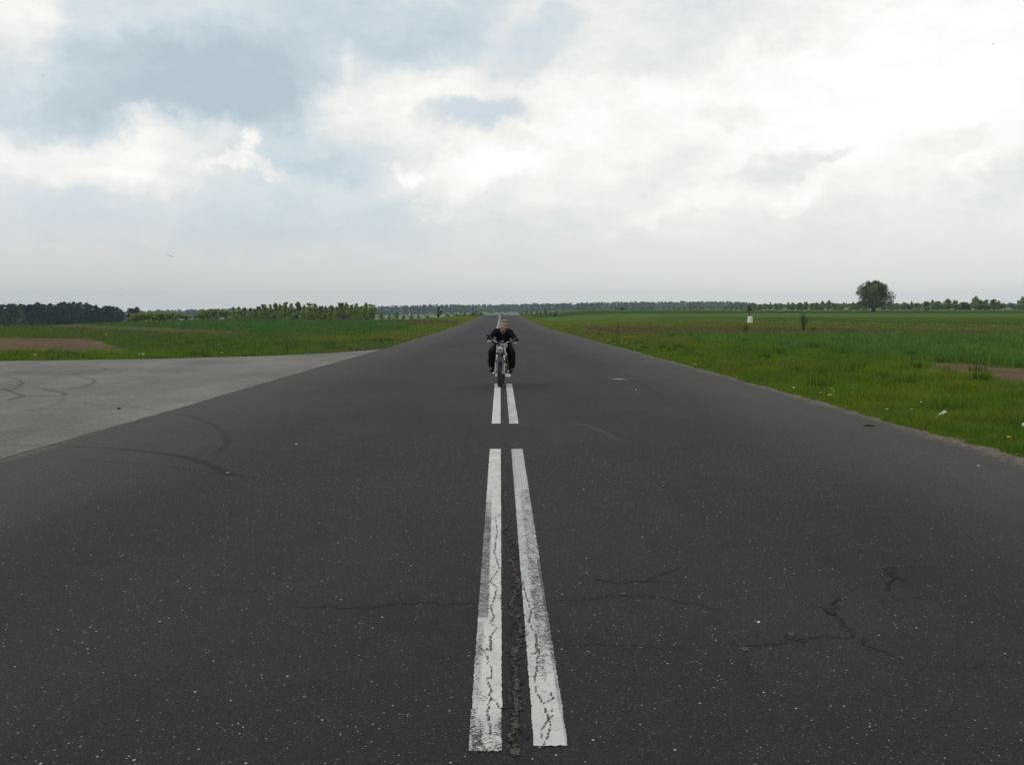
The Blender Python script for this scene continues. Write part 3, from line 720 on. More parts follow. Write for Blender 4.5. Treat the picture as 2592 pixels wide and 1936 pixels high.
for _ in range(90):
    x = -6 - 22 * rr.rand(); d = float(apron_far(np.array([x]))[0]) + .3 + 25 * rr.rand() ** 2; 
    if zone(np.array([x]), np.array([d]))[1][0] > 0: sp.append((x, d, .12 + .10 * rr.rand(), .15 + .25 * rr.rand(), 50, (.05, .10, .016)))
tag(tufts('weed_tussocks', sp, M['grass']), 'darker weed tussocks scattered in the verge grass', 'weeds', kind='stuff')

# ---------------------------------------------------------------- trees
def cards(rng, cen, rad, n, size, cols, sq=1.05):
    """n leaf triangles around clump centres"""
    k = rng.randint(0, len(cen), n); g = rng.normal(size=(n, 3)); g /= np.linalg.norm(g, axis=1)[:, None]
    p = cen[k] + g * (rng.rand(n, 1) ** .45) * rad[k][:, None] * np.array([1, 1, sq])
    a = rng.normal(size=(n, 3)); a /= np.linalg.norm(a, axis=1)[:, None]; b = np.cross(a, rng.normal(size=(n, 3))); b /= np.linalg.norm(b, axis=1)[:, None] + 1e-9
    s = size * (.55 + .9 * rng.rand(n, 1))
    V = np.stack([p - a * s * .6, p + b * s * .5, p + a * s * .8, p - b * s * .45], 1).reshape(-1, 3)
    c = np.repeat(cols[k] * (.75 + .5 * rng.rand(n, 1)), 4, 0)
    return V, c
def crown_mesh(seed, H, Wd, base, shape, nclump, nleaf, size, color, colvar=.28):
    r = np.random.RandomState(seed); cen = []; rad = []
    while len(cen) < nclump:
        t = r.rand(); a = r.rand() * 6.283
        if shape == 'round': prof_ = math.sqrt(max(0, 1 - (2 * t - 1) ** 2)) ** .75
        elif shape == 'willow': prof_ = min(1, .80 + .9 * t) * (1 if t < .62 else math.sqrt(max(0.02, 1 - ((t - .62) / .40) ** 2)))
        elif shape == 'egg': prof_ = (math.sin(math.pi * min(1, t * 1.0 + .06) ** .75)) ** .7 if t < .97 else .1
        elif shape == 'column': prof_ = min(1, t * 6 + .55) * min(1, (1 - t) * 2.6 + .32)
        else: prof_ = (1 - t) ** .8 * .95 + .05
        if shape == 'willow': prof_ *= .62 + .62 * float(vnoise(math.cos(a) * 1.6 + 7, math.sin(a) * 1.6 + t * 4.5, 3))
        q = (r.rand() ** (.36 if shape == 'willow' else .5)) * prof_ * Wd / 2 * (.8 + .35 * r.rand())
        cen.append((math.cos(a) * q, math.sin(a) * q, base + t * (H - base) * .97)); rad.append(Wd * ((.085 + .09 * r.rand()) if shape == 'willow' else (.17 + .12 * r.rand())) * (1.1 - .45 * t))
    cen = np.array(cen); rad = np.array(rad)
    cols = np.array(color)[None] * (1 + colvar * r.normal(size=(nclump, 1))).clip(.45, 1.7) * (1 + .10 * r.normal(size=(nclump, 3)))
    V, c = cards(r, cen, rad, nleaf, size, cols); F = np.arange(len(V)).reshape(-1, 4); return V, F, c
def trunk_mb(H, r0, nb, seed, spread=.35, lean=.03, b0=.25):
    r = random.Random(seed); mb = MB(); P = [Vector((0, 0, -.3))]; n = 6
    for i in range(1, n + 1): P.append(Vector((r.uniform(-1, 1) * lean * H, r.uniform(-1, 1) * lean * H, H * i / n)))
    mb.tube(P, [r0 * (1.15 - i / n) ** 1 if i < n else r0 * .12 for i in range(n + 1)], 8)
    for k in range(nb):
        t = b0 + (.9 - b0) * k / max(1, nb); i = min(n - 1, int(t * n)); p = P[i].lerp(P[i + 1], t * n - i); a = r.uniform(0, 6.28)
        L = H * spread * (1.2 - t) * r.uniform(.7, 1.2); d = Vector((math.cos(a), math.sin(a), r.uniform(.4, 1.1)))
        q = p + d * L * .5; e = q + Vector((d.x, d.y, d.z * 1.3)) * L * .5
        rb = r0 * (1.1 - t) * .5; mb.tube([p, q, e], [rb, rb * .6, rb * .2], 6)
    return mb
def tree(name, x, d, H, Wd, base, shape, ncl, nlf, size, color, seed, label, group=None, mat='leaf', tr=.04, cat='tree', nb=9, colvar=.28):
    z = float(Z(x, d)) - .05; t = empty(name, (x, d, z)); tag(t, label, cat, group)
    trunk_mb(H * .82, H * tr, nb, seed, Wd / H * .5, b0=max(.12, base / H)).build('trunk', M['bark'], t)
    V, F, c = crown_mesh(seed, H, Wd, base, shape, ncl, nlf, size, color, colvar); mesh('crown', V, F, M[mat], t, col=c); return t
def copytree(src, x, d, sc, sz, rot, label=None):
    o = src.copy(); COL.objects.link(o); o.location = (x, d, float(Z(x, d)) - .05); o.scale = (sc, sc, sz); o.rotation_euler = (0, 0, rot)
    if label: o['label'] = label
    for ch in src.children:
        c = ch.copy(); COL.objects.link(c); c.parent = o
    return o
SPR = (.255, .325, .072)     # fresh spring foliage
# --- the lone big willow on the right
x, d = at(2212, 306)
tree('willow_tree', x, d, 8.9, 9.4, 1.9, 'willow', 150, 32000, .18, (.165, .20, .088), 3, 'large round solitary tree with thick dark trunk in the right field', tr=.062, nb=16, colvar=.34)
# --- row of small trees on the right horizon
protos = []
specs = [('egg', 3.6, 2.6), ('egg', 3.9, 1.9), ('round', 3.3, 3.2), ('column', 4.0, 1.6), ('egg', 3.2, 2.2)]
GR = 'small spring trees in the row on the right horizon'
row = [  # px column, top row px, width px
    (1905, 767, 10), (1950, 767, 6), (1965, 766, 12), (1976, 766, 8), (1995, 768, 8), (2007, 766, 18), (2026, 764, 15), (2040, 765, 10),
    (2058, 768, 14), (2067, 764, 11), (2082, 763, 15), (2098, 763, 14), (2112, 765, 13), (2128, 769, 11), (2136, 768, 8), (2150, 768, 14), (2160, 763, 16), (2174, 766, 14),
    (2254, 763, 18), (2270, 765, 12), (2290, 766, 15), (2308, 765, 10), (2324, 765, 12), (2346, 762, 16), (2360, 763, 14), (2373, 762, 22), (2398, 755, 24), (2418, 762, 15), (2438, 765, 22),
    (2458, 766, 14), (2470, 753, 18), (2482, 762, 16), (2495, 756, 18), (2515, 757, 14), (2528, 765, 14), (2590, 750, 26), (1925, 769, 10), (1938, 770, 9), (2190, 771, 12), (2235, 772, 12), (2610, 760, 18), (2640, 757, 20)]
desc = {(2398): 'tallest broad bushy tree in the right horizon row midway from big tree to edge', 2470: 'tall pointed pale tree rising above the right end of the horizon row', 2590: 'tall bushy tree cut by the right edge of the photo',
        2254: 'small pale tree directly right of the big round tree', 2174: 'small pale tree touching the left side of the big round tree', 1950: 'thin dark pointed little tree at left end of the right horizon row',
        2495: 'second tall pale tree near the right end of the horizon row'}
for i, (u, v, wp) in enumerate(row):
    dd_ = 452 + (i * 37 % 11) * 1.3; x, dd_ = at(u, dd_); zb = float(Z(x, dd_)); top = CAMZ + (764 - v) / FPX * dd_; H = (top - zb) * (1 + .12 * math.sin(i * 1.9)); wm = wp / FPX * dd_
    k = i % 5
    lab = desc.get(u, 'small pale green spring tree in the far row along the right horizon')
    if i < 5:
        sh, h0, w0 = specs[k]
        t = tree('field_tree', x, dd_, h0, w0, h0 * .12, sh, 30, 1300, .26, tuple(np.array(SPR) * (.95, .85, .8, .9, 1.0)[k]), 20 + k, lab, GR, tr=.03, nb=5)
        protos.append((t, h0, w0)); t.scale = (wm / w0 * 1.45, wm / w0 * 1.35, H / h0); t.rotation_euler.z = i
    else:
        t0, h0, w0 = protos[k]; t = copytree(t0, x, dd_, wm / w0 * (1.3 + .35 * math.sin(i * 2.3)), H / h0, i * 1.7, lab)
# dark low hedge pieces on the right horizon
def bush(name, x, d, H, Wd, n, size, color, seed, label, group=None, cat='bush', shape='round', mat='leaf', ncl=16):
    t = empty(name, (x, d, float(Z(x, d)) - .05)); tag(t, label, cat, group)
    mb = MB(); r = random.Random(seed)
    for k in range(6):
        a = k * 1.05 + r.random(); mb.tube([(0, 0, -.1), (math.cos(a) * Wd * .12, math.sin(a) * Wd * .12, H * .4), (math.cos(a) * Wd * .28, math.sin(a) * Wd * .28, H * .8)], [.03 * H / 1.5, .02 * H / 1.5, .006], 5)
    mb.build('stems', M['bark'], t)
    V, F, c = crown_mesh(seed, H, Wd, 0, shape, ncl, n, size, color); mesh('foliage', V, F, M[mat], t, col=c); return t
for i, (u, wp, hp) in enumerate([(2300, 12, 9), (2440, 16, 8), (2505, 14, 8), (2545, 40, 16), (2570, 30, 15), (2450, 12, 9)]):
    x, dd_ = at(u, 448); bush('dark_bush', x, dd_, hp / FPX * 448 + .3, wp / FPX * 448, 500, .22, (.028, .042, .026), 60 + i,
        ['low dark bush in the horizon row right of the big tree', 'dark bush under pale trees on the right horizon', 'small dark bush beneath the tall pointed horizon tree', 'long dark evergreen hedge at far right horizon', 'dark evergreen bush beside the tree cut by the right edge', 'small dark bush between two pale horizon trees'][i], 'dark bushes in the right horizon row')
# --- saplings behind the left field
LG = 'young poplars in the grove behind the left field'
left = [(668, 771, 17), (684, 772, 14), (697, 768, 16), (708, 771, 14), (722, 766, 17), (737, 769, 14), (754, 765, 18), (770, 773, 13), (783, 768, 15), (797, 770, 17), (812, 775, 14), (824, 776, 12), (840, 774, 14), (852, 777, 14), (864, 767, 18), (876, 768, 17), (889, 772, 14), (902, 769, 15), (915, 775, 14), (926, 768, 17), (940, 771, 17),
        (604, 778, 16), (618, 779, 10), (633, 780, 12), (646, 782, 12), (590, 779, 14), (655, 776, 12)]
low = [(350, 797, 34), (372, 795, 30), (400, 794, 30), (425, 793, 30), (448, 794, 26), (470, 799, 20), (500, 797, 18), (515, 789, 20), (535, 786, 22), (552, 786, 22), (570, 789, 20), (330, 806, 20)]
pl = []
lspec = [('column', 4.2, 1.9), ('egg', 4.2, 2.0), ('column', 4.0, 1.5), ('egg', 3.8, 2.3)]
ldesc = {754: 'tallest slim poplar in the middle of the left grove', 940: 'dark bushy poplar at the right end of the left grove', 864: 'broad full poplar with level top in the right part of left grove', 668: 'leftmost tall poplar where the left grove steps up', 590: 'short poplar at the left end of the left grove'}
for i, (u, v, wp) in enumerate(left):
    dd_ = 226 + (i * 5 % 7) * 2.0; x, dd_ = at(u, dd_); zb = float(Z(x, dd_)); H = CAMZ + (764 - v) / FPX * dd_ - zb; wm = wp / FPX * dd_; k = i % 4
    lab = ldesc.get(u, 'slim light green young poplar in the grove behind the left field')
    if i < 4:
        sh, h0, w0 = lspec[k]; t = tree('poplar_tree', x, dd_, h0, w0, h0 * .06, sh, 40, 2600, .15, tuple(np.array(SPR) * (.86, .92, .8, .9)[k]), 40 + k, lab, LG, tr=.02, nb=8)
        pl.append((t, h0, w0)); t.scale = (wm / w0 * 1.5, wm / w0 * 1.5, H / h0 * 1.04)
    else:
        t0, h0, w0 = pl[k]; t = copytree(t0, x, dd_, wm / w0 * 1.5, H / h0 * 1.04, i * 2.1, lab)
bp = None
for i, (u, v, wp) in enumerate(low):
    dd_ = 205 if u > 480 else 190; x, dd_ = at(u, dd_); zb = float(Z(x, dd_)); H = CAMZ + (764 - v) / FPX * dd_ - zb; wm = wp / FPX * dd_
    lab = {330: 'low willow bush at the left end of the thicket beside the dark wood', 470: 'small low bush at the gap in the left thicket', 535: 'rounded bush group middle of the left thicket'}.get(u, 'rounded yellow green willow bush in the low thicket left of the poplars')
    if bp is None:
        bp = bush('willow_bush', x, dd_, 2.2, 2.6, 1500, .14, tuple(np.array(SPR) * .85), 80, lab, 'willow bushes in the left thicket'); b = bp
    else: b = copytree(bp, x, dd_, 1, 1, i * 1.3, lab)
    b.scale = (wm / 2.6 * 1.5, wm / 2.6 * 1.5, H / 2.2 * 1.1)
# scrub near the far end of the runway
sc = [(968, 792, 12, 215), (985, 796, 8, 215), (1000, 790, 12, 230), (1018, 797, 8, 230), (1040, 796, 10, 250), (1060, 797, 8, 260), (1085, 797, 10, 265), (1135, 794, 10, 280), (1155, 793, 12, 290), (1172, 792, 11, 290), (1190, 791, 14, 300), (1202, 787, 14, 305), (1218, 790, 10, 310), (1226, 793, 8, 315)]
sr = [(1322, 788, 8, 320), (1332, 786, 9, 315), (1342, 786, 9, 310), (1356, 787, 10, 310), (1368, 788, 8, 305), (1382, 783, 10, 300), (1396, 787, 7, 300), (1408, 788, 8, 300), (1470, 784, 8, 400), (1500, 782, 9, 420), (1560, 778, 9, 430), (1583, 780, 8, 430), (1604, 781, 9, 430), (1628, 778, 8, 430), (1652, 780, 10, 430), (1680, 780, 9, 430),
      (1700, 778, 10, 440), (1716, 779, 9, 440), (1732, 775, 12, 440), (1748, 776, 10, 440), (1764, 774, 12, 440), (1778, 775, 12, 440), (1806, 776, 9, 440), (1830, 776, 14, 440), (1848, 775, 10, 440), (1866, 775, 14, 440), (1880, 770, 14, 442), (1918, 770, 16, 444)]
sb_ = None
for side, L_, GN in (('left', sc, 'scrub bushes beside the far end of the runway'), ('right', sr, 'scrub bushes on the far edge of the right field')):
    for i, (u, v, wp, dd_) in enumerate(L_):
        x, dd_ = at(u, dd_); zb = float(Z(x, dd_)); H = max(.6, CAMZ + (764 - v) / FPX * dd_ - zb); wm = wp / FPX * dd_
        lab = 'small hazy scrub bush left of the far end of the runway' if side == 'left' else ('small hazy scrub bush right of the far end of the runway' if u < 1420 else 'small hazy scrub bush along the far edge of the right field')
        if sb_ is None: sb_ = bush('scrub_bush', x, dd_, 2, 2, 420, .2, (.22, .26, .075), 90, lab, GN, ncl=12); b = sb_
        else: b = copytree(sb_, x, dd_, 1, 1, i * .9, lab); b['group'] = GN
        b.scale = (wm / 2 * 1.5, wm / 2 * 1.5, H / 2)
x, dd_ = at(1110, 270); tree('roadside_tree', x, dd_, CAMZ + (764 - 777) / FPX * dd_ - float(Z(x, dd_)), 1.5, .3, 'egg', 22, 900, .14, (.055, .075, .035), 95, 'small lone dark green tree left of the far runway end', tr=.03)
# near bushes in the right field
x, dd_ = hit(2034, 843)
def bare(name, x, d, H, Wd, seed, label):
    t = empty(name, (x, d, float(Z(x, d)))); tag(t, label, 'shrub'); r = random.Random(seed); mb = MB(); tips = []
    for k in range(26):
        a = r.uniform(0, 6.28); s = r.uniform(.15, 1) * Wd * .5; h = H * r.uniform(.6, 1)
        p = [(r.uniform(-.05, .05), r.uniform(-.05, .05), -.05), (math.cos(a) * s * .35, math.sin(a) * s * .35, h * .45), (math.cos(a) * s, math.sin(a) * s, h)]
        mb.tube(p, [.018, .011, .004], 5); tips.append(p[2])
        for j in range(5):
            q = Vector(p[1]).lerp(Vector(p[2]), r.uniform(0, .9)); e = q + Vector((r.uniform(-.2, .2), r.uniform(-.2, .2), r.uniform(.08, .3))) * H * .7; mb.tube([q, e], [.007, .003], 4); tips.append(tuple(e))
    mb.build('branches', pm('twigs', (.075, .055, .038), .9), t)
    T = np.array(tips); rs = np.random.RandomState(seed); V, c = cards(rs, T, np.full(len(T), .09), 700, .028, np.tile(np.array([[.11, .115, .035]]), (len(T), 1)))
    mesh('leaves', V, np.arange(len(V)).reshape(-1, 4), M['leaf'], t, col=c)
bare('young_shrub', x, dd_, 1.5, .85, 5, 'nearly bare upright shrub standing in the brown strip of the right field')
x, dd_ = hit(1886, 838); bush('yellow_bush', x, dd_, .62, .55, 420, .05, (.10, .11, .022), 97, 'small yellow green bush in front of the white marker box')
x, dd_ = hit(2062, 843); bush('brown_weed', x, dd_, .45, .7, 260, .04, (.09, .06, .04), 98, 'low brown weed right of the nearly bare shrub', cat='weed')
x, dd_ = hit(2152, 843); bush('brown_weed', x, dd_, .3, .9, 260, .04, (.06, .05, .03), 99, 'flat dark weed clump below the big round tree', cat='weed')
x, dd_ = hit(1404, 801); bush('brush_heap', x, dd_, .5, 1.1, 500, .08, (.03, .02, .018), 101, 'dark brown brush heap in the grass right of the runway', cat='brush heap')
x, dd_ = at(1575, 420); bush('brush_heap', x, dd_, 1.2, 2.0, 500, .16, (.02, .016, .018), 102, 'dark reddish heap on the crest of the right field', cat='brush heap')
x, dd_ = at(1896, 300); bush('dark_bush', x, dd_, 1.9, 1.9, 700, .14, (.022, .030, .018), 103, 'dark round bush behind the red pole')
for (u, v, c, l) in [(2318, 800, (.09, .10, .035), 'pale see-through sapling in front of the horizon row right of the big tree'), (2345, 798, (.085, .09, .035), 'thin pale sapling standing before the horizon row')]:
    x, dd_ = at(u, 255); tree('sapling_tree', x, dd_, 2.6, 1.3, .4, 'egg', 18, 260, .12, c, u, l, tr=.014)

# --- dark wood on the left
def forest(name, rows, seed, mats, label, pine=True, size=.5, ncard=90):
    r = np.random.RandomState(seed); VV = []; CC = []
    for (x, d, H, Wd, c, shp) in rows:
        V, F, cc = crown_mesh(r.randint(1e6), H, Wd, H * (.22 if pine else .1), shp, 9, ncard, size, c, .22)
        V = V + np.array([x, d, float(Z(x, d)) - .2]); VV.append(V); CC.append(cc)
    V = np.concatenate(VV); o = mesh(name, V, np.arange(len(V)).reshape(-1, 4), mats, col=np.concatenate(CC)); tag(o, label, 'forest', kind='stuff'); return o
rs = np.random.RandomState(77); rows = []
# top line of the wood, photo px
tu = [-300, 0, 60, 130, 180, 215, 250, 262, 285, 300, 312]; tv = [766, 771, 769, 768, 765, 768, 775, 778, 775, 777, 790]
for rw in range(9):
    dd_ = 415 + rw * 13
    for u in np.arange(-330, 306, 8.5):
        uu = u + rs.uniform(-4, 4); x, _ = at(uu, dd_); zb = float(Z(x, dd_)); v = np.interp(uu, tu, tv) + rs.uniform(-3.5, 5) + (3 if rw < 3 else 0); H = CAMZ + (764 - v) / FPX * dd_ - zb
        if rw < 3: H *= rs.uniform(.72, 1.0)
        rows.append((x, dd_ + rs.uniform(-4, 4), H, rs.uniform(4.0, 6.0), np.array([.014, .026, .022]) * rs.uniform(.7, 1.35), 'cone' if rs.rand() < .30 else 'round'))
forest('pine_wood', rows, 5, M['needle'], 'dark mixed pine wood on the left horizon', size=.62, ncard=170)
LW = 400
def ltree(name, u, v, wp, d, shp, c, seed, label, nl=2600, size=.34, cat='tree'):
    x, d = at(u, d); H = CAMZ + (764 - v) / FPX * d - float(Z(x, d)); tree(name, x, d, H, wp / FPX * d, H * .12, shp, 40, nl, size, c, seed, label, tr=.03, cat=cat)
ltree('oak_tree', 341, 773, 40, 400, 'round', (.018, .032, .022), 201, 'round dark tree standing alone at the right end of the wood', 5200, .36)
ltree('spruce_tree', 270, 773, 11, 402, 'cone', (.018, .030, .022), 202, 'narrow pointed spruce tip near the right end of the wood')
ltree('birch_tree', 52, 782, 34, 398, 'egg', (.085, .11, .055), 203, 'pale green rounded tree in front of the dark wood at far left', 3600)
ltree('birch_tree', 8, 795, 26, 396, 'egg', (.080, .10, .048), 204, 'faint pale tree before the wood at the left photo edge')
ltree('birch_tree', 92, 806, 18, 394, 'round', (.060, .078, .038), 205, 'low pale bush-like tree right of the rounded pale tree', 1200)
ltree('birch_tree', 30, 803, 16, 394, 'egg', (.090, .105, .05), 206, 'small pale tree between two paler trees at far left', 1200)
ltree('birch_tree', 311, 803, 12, 392, 'egg', (.085, .09, .055), 207, 'small greyish birch in the gap before the round dark tree', 900)
# --- distant forest across the valley
rows = []; fu = [-600, 361, 658, 951, 1140, 1230, 1471, 1600, 1820, 1892, 1960, 2100, 3400]; fv = [790, 787, 780, 776, 770.5, 771, 767, 764.5, 763, 766, 775, 781, 782]
for rw in range(8):
    dd_ = 1440 + rw * 24
    for u in np.arange(-500, 3100, 9.5):
        uu = u + rs.uniform(-5, 5); x, _ = at(uu, dd_); zb = float(Z(x, dd_)); v = np.interp(uu, fu, fv) + rs.uniform(-1.8, 2.2) + (rs.uniform(0, 5) if rw < 4 else 0); H = max(5, CAMZ + (764 - v) / FPX * dd_ - zb)
        pale = fbm(x * .02 + 5, rw * .4, 44) > .47 and x > -120
        if x < -120 and rs.rand() < .15: pale = True
        c = np.array([.10, .125, .055]) if pale else np.array([.022, .040, .030])
        rows.append((x, dd_, H, rs.uniform(6, 9.5), c * rs.uniform(.8, 1.25), 'cone' if (not pale and rs.rand() < .5) else 'round'))
forest('distant_forest', rows, 6, M['needle'], 'long hazy blue forest across the valley on the horizon', size=1.7, ncard=46)

# ---------------------------------------------------------------- small things
M['white'] = pm('white_plastic', (.72, .73, .74), .45, var=.06); M['redpaint'] = pm('red_rusty_paint', (.16, .030, .022), .7, var=.3)
M['rust'] = pm('rusty_steel', (.05, .028, .018), .85, var=.35); M['dark'] = pm('dark_rubber', (.012, .012, .013), .75)
x, dd_ = hit(1898, 818); z = float(Z(x, dd_))
mk = empty('marker_box', (x, dd_, z + .02), (math.radians(2), math.radians(3), math.radians(12))); tag(mk, 'white box marker with slightly domed top standing in the right field', 'marker')
mb = MB(); prof_ = [(.285, .0), (.27, .12), (.255, .55), (.245, .62), (.19, .66), (.0, .68)]
V = []; Fq = []; n = 20
prof_ = [(r_ * 1.02, h_ * 1.18) for r_, h_ in prof_]
for j, (r_, h_) in enumerate(prof_):
    for k in range(n):
        a = 2 * math.pi * (k + .5) / n; c_, s_2 = math.cos(a), math.sin(a); e = 3.6; q = (abs(c_) ** e + abs(s_2) ** e) ** (-1 / e); V.append((r_ * q * c_, r_ * q * s_2, h_))
for j in range(len(prof_) - 1):
    for k in range(n): Fq.append((j * n + k, j * n + (k + 1) % n, (j + 1) * n + (k + 1) % n, (j + 1) * n + k))
mb.add(V, Fq).build('housing', M['white'], mk)
mb = MB(); mb.box((.0, 0, .0), (.33, .33, .03)); mb.build('base_plate', M['rust'], mk, smooth=False)
x2, d2 = at(1898, dd_ + 1.6); z2 = float(Z(x2, d2)); pole = empty('red_pole', (x2, d2, z2)); tag(pole, 'thin red pole with dark rusty head rising behind the white marker box', 'pole')
hp = CAMZ + (764 - 776) / FPX * d2 - z2
MB().tube([(0, 0, -.1), (0, 0, hp * .85)], .055, 8).build('shaft', M['redpaint'], pole)
mb = MB(); mb.box((0, 0, hp - .26), (.11, .09, .24)); mb.ell((0, 0, hp), (.10, .08, .08)); mb.tube([(-.16, 0, hp - .45), (.16, 0, hp - .45)], .022, 6); mb.build('head', M['rust'], pole)
x, dd_ = hit(1563, 849); z = float(Z(x, dd_)); st = empty('wooden_stake', (x, dd_, z), (0, math.radians(1), 0)); tag(st, 'thin rusty brown stake standing in verge beside yellow flowers', 'stake')
MB().tube([(0, 0, -.1), (.008, 0, .5), (0, 0, .92)], [.028, .024, .016], 7).build('shaft', M['rust'], st); MB().box((0, 0, .66), (.035, .012, .022)).build('clip', M['rust'], st, smooth=False)
# runway litter
def blobthing(name, u, v, r, mat, label, cat, seed, flat=.6, lift=.0, rot=0, group=None, nn=14):
    r = tuple(q * .52 for q in r)
    x, d = hit(u, v); rr_ = random.Random(seed); mb = MB(); mb.ell((0, 0, 0), r, n=nn, m=8)
    mb.v = [tuple(np.array(p) * (1 + rr_.uniform(-.28, .28))) for p in mb.v]
    o = mb.build(name, mat, None); o.location = (x, d, float(Z(x, d)) + r[2] * .6 + lift); o.rotation_euler = (0, 0, rot); tag(o, label, cat, group); return o
M['paper'] = pm('white_paper', (.75, .76, .76), .7, var=.05); M['clearp'] = pm('greenish_plastic', (.30, .40, .34), .2, var=.3, trans=.45)
blobthing('paper_litter', 2009, 988, (.04, .03, .025), M['paper'], 'white scrap of litter in right verge grass near the runway edge', 'litter', 1, lift=.05)
blobthing('paper_litter', 2220, 970, (.03, .02, .02), M['paper'], 'pale scrap far up in the right verge grass', 'litter', 2, lift=.07)
blobthing('paper_litter', 2331, 1031, (.022, .02, .016), M['paper'], 'tiny pale scrap left above the plastic bottle', 'litter', 3, lift=.08)
blobthing('white_cup', 2591, 1087, (.05, .04, .04), M['paper'], 'white crumpled cup in the grass cut by the right photo edge', 'litter', 4, lift=.05)
blobthing('paper_litter', 89, 903, (.08, .05, .05), M['paper'], 'white scrap at the grass edge far left', 'litter', 5, lift=.05)
blobthing('paper_litter', 363, 901, (.08, .05, .055), M['paper'], 'larger white scrap of two on the grass edge behind the taxiway', 'litter', 6, lift=.05)
blobthing('paper_litter', 353, 901.5, (.05, .04, .035), M['paper'], 'smaller white scrap of two on the grass edge behind the taxiway', 'litter', 7, lift=.05)
blobthing('paper_litter', 268, 851.5, (.09, .06, .05), M['paper'], 'white scrap in the green field right of the ploughed soil', 'litter', 8, lift=.12)
x, d = hit(2382, 1058); bt = empty('plastic_bottle', (x, d, float(Z(x, d)) + .10), (0, math.radians(-22), math.radians(25))); bt.scale = (.75, .75, .75); bt.location.z -= .05; tag(bt, 'crumpled greenish clear plastic bottle lying in the right verge grass', 'bottle')
mb = MB(); mb.lathe((0, 0, 0), [(0, .12), (.036, .118), (.04, .10), (.032, .05), (.04, .0), (.03, -.05), (.014, -.10), (.013, -.13), (0, -.13)], 'X', 14); mb.build('body', M['clearp'], bt)
MB().lathe((-.135, 0, 0), [(0, .01), (.016, .01), (.016, -.012), (0, -.012)], 'X', 12).build('cap', pm('bottle_cap', (.5, .6, .62), .4), bt)
mb = MB(); x, d = hit(2200, 1079); mb.tube([(-.075, 0, .006), (-.02, .008, .012), (.03, -.004, .009), (.075, .004, .006)], [.006, .011, .010, .007], 6); o = mb.build('rubber_strip', M['dark']); o.location = (x, d, float(rz(d)) + .002); tag(o, 'short black strip of rubber lying near the right runway edge', 'debris')
def chip(u, v, L, label, c='white', rot=0.):
    L *= .5
    x, d = hit(u, v); mb = MB(); mb.box((0, 0, 0), (L, .006, .003), top=.7); o = mb.build('plastic_shard', M[c], smooth=False); o.location = (x, d, float(rz(d)) + .008); o.rotation_euler.z = rot; tag(o, label, 'debris')
chip(2477, 1180, .022, 'small white shard on the asphalt near the right photo edge'); chip(1478, 1241, .022, 'small pale shard right of the centre line on the asphalt', 'clearp'); chip(1610, 987, .03, 'tiny pale shard below the white scuff on the asphalt', rot=-.4)
chip(1920, 1577, .016, 'little pale stone chip left of the dark pit in the asphalt', rot=-.3); chip(750, 1125, .03, 'tiny white shard on the asphalt left of the centre line'); chip(576, 1198, .03, 'tiny white shard on the end of the dark skid mark')
x, d = hit(301, 1035); blobthing('small_stone', 301, 1035, (.05, .04, .03), M['rust'], 'dark stone lying on the pale taxiway', 'stone', 9)
# gravel along the crumbling right edge
rg = np.random.RandomState(9); mb = MB()
for _ in range(520):
    d = 9 + 16 * rg.rand() ** 1.6; x = float(edge_r(d)) + rg.normal() * .07 - .05; s = .003 + .006 * rg.rand() ** 3
    mb.ell((x, d, float(rz(d)) + s * .4), (s * (1 + rg.rand()), s * (1 + rg.rand()), s * .8), n=5, m=4)
o = mb.build('edge_gravel', pm('sandy_gravel', (.17, .14, .10), .9, var=.5, scale=14), smooth=False); tag(o, 'sandy gravel crumbs along the right runway edge', 'gravel', kind='stuff')
# dandelions
M['yellow'] = pm('dandelion_yellow', (.58, .42, .02), .7); M['stemg'] = pm('green_stem', (.05, .09, .02), .7)
dl = None; fl = []
rf = random.Random(4)
for k in range(34): fl.append((1555 + rf.random() * 60 + (0 if k % 3 else -10), 854 + rf.random() * 5))
for k in range(12): fl.append((1530 + rf.random() * 60, 861 + rf.random() * 12))
fl += [(1499, 850), (1503, 850.5), (1516, 851), (1622, 877), (1615, 879), (1651, 930), (1684, 891), (2077, 1005), (2105, 994), (2110, 1000), (2154, 1005), (2103, 1011), (2098, 1011.5), (2245, 1050), (2553, 1124), (2306, 1050), (1003, 872), (1220, 798), (1010, 871), (909, 885), (560, 898), (563, 899), (210, 894)]
G_ = 'yellow dandelions dotted through the grass verge'
for k, (u, v) in enumerate(fl):
    p = hit(u, v)
    if p is None: continue
    x, d = p; sc_ = 1.0 if d < 25 else 1.9
    if u > 1266: x = max(x, float(edge_r(np.array(d))) + .05)
    lab = 'yellow dandelions dense patch at the foot of the thin stake' if 853 < v < 860 and 1540 < u < 1620 else ('yellow dandelion in the thin scatter in front of the dense patch' if 1520 < u < 1600 else ('yellow dandelion in the near right verge' if u > 1640 else ('yellow dandelion in grass left of the runway' if u < 1266 else 'stray yellow dandelion along the right verge')))
    if lab.startswith('yellow dandelions'): lab = 'yellow dandelion of the dense patch at the foot of the thin stake'
    if dl is None:
        mb = MB(); mb.lathe((0, 0, .02), [(0, 0), (.018, .004), (.022, .012), (.014, .018), (0, .020)], 'Z', 10); nh = len(mb.f); mb.tube([(0, 0, -.08), (.004, 0, .022)], .002, 5); dl = mb.build('dandelion', M['yellow']); dl.data.materials.append(M['stemg']); [setattr(p_, 'material_index', 1) for p_ in dl.data.polygons[nh:]]; o = dl
    else: o = dl.copy(); COL.objects.link(o)
    o.location = (x, d, float(Z(x, d)) + .055); o.scale = (sc_, sc_, 1.0); tag(o, lab, 'flower', G_)
